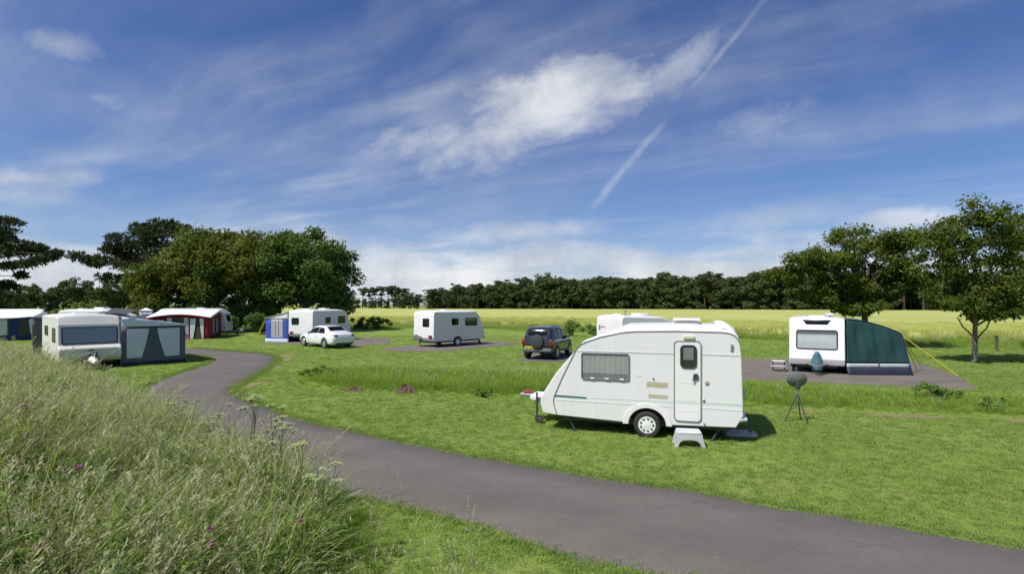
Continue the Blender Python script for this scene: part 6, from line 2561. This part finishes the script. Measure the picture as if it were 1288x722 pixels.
# ragged grass hanging over the tarmac edges
eL = np.concatenate([Rr[::1], Ll[::1]])
rep = np.repeat(eL, 22, 0) + rg.normal(0, .055, (len(eL) * 22, 2)) + np.concatenate([np.repeat(-nrm, 22, 0), np.repeat(nrm, 22, 0)]) * rg.uniform(-.02, .16, (len(eL) * 44 // 2, 1))
x, y = rep[:, 0] + rg.uniform(-.09, .09, len(rep)), rep[:, 1] + rg.uniform(-.05, .05, len(rep))
k = seen(x, y) & (y > 3.5) & (y < 34)
x, y = x[k], y[k]
n = len(x)
s = rg.uniform(.7, 1.5, n) * np.where(y > 15, 1.5, 1.0)
scatter('edge_grass', LP, np.stack([x, y, height(x, y)], 1), rg.integers(0, 4, n), np.stack([rg.normal(0, .2, n), rg.normal(0, .2, n), rg.uniform(0, 6.28, n)], 1), np.stack([s, s, s * 1.1], 1), 'edge_tufts')


# loose grit along the edges of the tarmac
GR = []
for i in range(3):
    b_ = bmesh.new()
    bmesh.ops.create_icosphere(b_, subdivisions=1, radius=.5)
    for v_ in b_.verts:
        v_.co *= rg.uniform(.75, 1.25)
        v_.co.z *= .6
    me_ = bpy.data.meshes.new('pebble')
    b_.to_mesh(me_)
    b_.free()
    me_.materials.append(MATS['grit_stone'])
    GR.append(bpy.data.objects.new('pebble', me_))
k = rg.integers(0, NR, 9000)
f = np.where(rg.random(9000) < .5, np.abs(rg.normal(0, .07, 9000)), 1 - np.abs(rg.normal(0, .07, 9000)))
f = np.where(rg.random(9000) < .15, rg.random(9000), f)
f = np.clip(f, .015, .985)
px_ = Rr[k] * (1 - f)[:, None] + Ll[k] * f[:, None] + rg.normal(0, .06, (9000, 2))
kk = (px_[:, 1] > 4) & (px_[:, 1] < 17) & seen(px_[:, 0], px_[:, 1])
px_, f = px_[kk], f[kk]
n = len(px_)
s = rg.uniform(.006, .016, n)
scatter('loose_grit', GR, np.stack([px_[:, 0], px_[:, 1], .012 + .02 * (1 - (2 * f - 1) ** 2) + s * .15], 1), rg.integers(0, 3, n), rg.uniform(0, 6, (n, 3)) * (0, 0, 1), np.stack([s, s, s], 1), 'pebbles')


# ------------------------------------------------------------------ flowers one can pick out
def umbel_plant(label, x, y, h, seed, heads=4, group='cow parsley along the bank edge'):
    rg = np.random.default_rng(seed)
    z = float(height(x, y))
    t = thing('cow_parsley', label, 'wildflower', (x, y, z), rg.uniform(0, 6), group)
    mb = MB()
    lean_ = (rg.normal(0, .05), rg.normal(0, .05))
    mb.tube([(0, 0, 0), (lean_[0] * .4, lean_[1] * .4, h * .5), (lean_[0], lean_[1], h * .92)], [.007, .0055, .004], 6, caps=False)
    tips = [(lean_[0], lean_[1], h)]
    for k in range(heads - 1):
        z0 = h * rg.uniform(.55, .8)
        a = rg.uniform(0, 6.28)
        r = rg.uniform(.08, .2)
        tip_ = (lean_[0] * .8 + r * math.cos(a), lean_[1] * .8 + r * math.sin(a), h * rg.uniform(.82, 1.0))
        mb.tube([(lean_[0] * z0 / h, lean_[1] * z0 / h, z0), ((tip_[0] + lean_[0]) * .55, (tip_[1] + lean_[1]) * .55, (z0 + tip_[2]) * .52), tip_], [.004, .0035, .003], 5, caps=False)
        tips.append(tip_)
    st_ = mb.build('stem', 'plant_stem', t)
    for tip_ in tips:
        V, F, T = [], [], []
        rad = rg.uniform(.045, .085)
        mbs = MB()
        for k in range(14):
            a, r = rg.uniform(0, 6.28), rad * math.sqrt(rg.random())
            c = np.array((tip_[0] + r * math.cos(a), tip_[1] + r * math.sin(a), tip_[2] + .05 - .25 * r))
            mbs.tube([tip_, tuple(c)], .0014, 3, caps=False)
            for j in range(7):
                p_ = c + np.array((rg.normal(0, .010), rg.normal(0, .010), rg.normal(.003, .003)))
                s_ = rg.uniform(.005, .009)
                a2 = rg.uniform(0, 3)
                ax = np.array((math.cos(a2), math.sin(a2), rg.normal(0, .3))) * s_
                bx = np.array((-math.sin(a2), math.cos(a2), rg.normal(0, .3))) * s_
                o = len(V)
                V += [p_ - ax, p_ - bx, p_ + ax, p_ + bx]
                F.append((o, o + 1, o + 2, o + 3))
                T.append(rg.random())
        fh = np_obj('flower_head', np.array(V), np.array(F), 'umbel_flower', t, tint=np.array(T))
        mbs.build('ray', 'plant_stem', fh)
    for k in range(7):
        V, F, T = [], [], []
        a = rg.uniform(0, 6.28)
        z0 = h * rg.uniform(.1, .6)
        for j in range(16):
            r = .05 + .02 * j
            wv = .05 * math.sin(PI * j / 15) + .015
            c = np.array((r * math.cos(a), r * math.sin(a), z0 + r * .35 - r * r * .7))
            sx_ = np.array((-math.sin(a), math.cos(a), 0)) * wv * rg.choice([-1, 1])
            fx_ = np.array((math.cos(a), math.sin(a), .1)) * .018
            o = len(V)
            V += [c, c + sx_ * .5 + fx_, c + sx_ + fx_ * .5, c + sx_ * .5 - fx_]
            F.append((o, o + 1, o + 2, o + 3))
            T.append(rg.random())
        np_obj('leaf', np.array(V), np.array(F), 'weed_leaf', t, tint=np.array(T))
    return t


UM = [(-6.14, 9.48, .97, 5, 'cow parsley at the left end of the row against the road'),
      (-5.64, 9.08, .90, 4, 'cow parsley second from the left in the row against the road'),
      (-5.02, 8.59, .80, 4, 'cow parsley third from the left in the row against the road'),
      (-4.62, 8.35, 1.14, 4, 'cow parsley with flat yellowish heads, left of the two tallest'),
      (-4.45, 7.80, .74, 4, 'short cow parsley in the grass in front of the left half of the row'),
      (-3.98, 7.72, 1.36, 4, 'left one of the two tallest cow parsley plants before the road bend'),
      (-3.79, 7.51, 1.42, 5, 'right one of the two tallest cow parsley plants, with a dark stem'),
      (-3.25, 7.05, 1.40, 5, 'tall cow parsley just right of the two tallest plants'),
      (-2.83, 6.52, 1.30, 6, 'cow parsley with many wide heads standing out over the asphalt'),
      (-2.58, 6.2, 1.12, 4, 'cow parsley second from the right end of the row'),
      (-3.37, 7.07, 1.02, 4, 'cow parsley below the tall ones, right of the middle of the row'),
      (-2.06, 5.55, 1.02, 5, 'cow parsley at the right end of the row, by the mown verge'),
      (-4.95, 8.2, .55, 4, 'low white-headed cow parsley in the pale grass at the left'),
      (-8.6, 9.8, .80, 3, 'white-headed cow parsley alone in the grass at far left')]
for k, (x, y, h_, nh, lb) in enumerate(UM):
    umbel_plant(lb, x, y, h_ + (.14 if x < -4.9 else .06), 200 + k, nh)


def knapweed(label, x, y, h, seed):
    rg = np.random.default_rng(seed)
    t = thing('purple_wildflower', label, 'wildflower', (x, y, float(height(x, y))), 0, 'purple flowers in the meadow grass')
    mb = MB()
    e = (rg.normal(0, .06), rg.normal(0, .06), h)
    mb.tube([(0, 0, 0), (e[0] * .4, e[1] * .4, h * .55), e], [.005, .004, .003], 5, caps=False)
    mb.build('stem', 'plant_stem', t)
    V, F, T = [], [], []
    for k in range(46):
        a, b = rg.uniform(0, 6.28), rg.uniform(.1, 1.3)
        d_ = np.array((math.cos(a) * math.sin(b), math.sin(a) * math.sin(b), math.cos(b)))
        s_ = np.cross(d_, rg.normal(size=3))
        s_ = s_ / np.linalg.norm(s_) * .004
        c = np.array(e)
        o = len(V)
        V += [c - s_, c + d_ * .021 - s_ * 1.8, c + d_ * .036, c + d_ * .021 + s_ * 1.8]
        F.append((o, o + 1, o + 2, o + 3))
        T.append(rg.random())
    np_obj('flower_head', np.array(V), np.array(F), 'purple_flower', t, tint=np.array(T))


KN = [(-3.75, 4.55, .80, 'single purple flower in the middle of the meadow grass at left'), (-2.6, 4.5, .70, 'purple flower in the grass below the cow parsley'), (-2.5, 4.35, .62, 'low purple flower just right of its taller neighbour below the cow parsley'), (-1.95, 3.15, .40, 'left one of the three purple flowers at the bottom edge'), (-1.78, 3.1, .43, 'middle one of the three purple flowers at the bottom edge'), (-1.66, 3.05, .40, 'right one of the three purple flowers at the bottom edge'), (-2.1, 5.3, .5, 'purple flower near the mown verge, far from the others'), (-5.3, 5.6, .72, 'purple flower at the far left of the meadow grass')]
for k, (x, y, h_, lb) in enumerate(KN):
    knapweed(lb, x, y, h_ + .18, 300 + k)

# arching dark dock stem
dk = thing('dock_stem', 'dark green arching plant stem bending left out of the meadow grass', 'wild plant', (-2.95, 3.5, float(height(-2.95, 3.5))), 0)
mb = MB()
arc_ = [(0, 0, 0), (-.05, .0, .35), (-.17, .02, .60), (-.33, .05, .76), (-.50, .08, .83), (-.62, .1, .81)]
mb.tube(arc_, [.009, .009, .008, .008, .007, .004], 6)
mb.build('stem', 'plant_stem', dk)
V, F, T = [], [], []
rg = np.random.default_rng(9)
for k in range(60):
    t_ = rg.uniform(.35, 1) * (len(arc_) - 1)
    i = min(int(t_), len(arc_) - 2)
    p_ = np.array(arc_[i]) * (1 - t_ + i) + np.array(arc_[i + 1]) * (t_ - i)
    d_ = rg.normal(size=3)
    d_ /= np.linalg.norm(d_)
    s_ = np.cross(d_, rg.normal(size=3)) * .012
    o = len(V)
    V += [p_, p_ + d_ * .02 + s_, p_ + d_ * .05, p_ + d_ * .02 - s_]
    F.append((o, o + 1, o + 2, o + 3))
    T.append(rg.random() * .3)
np_obj('leaf', np.array(V), np.array(F), 'leaf_dark', dk, tint=np.array(T))
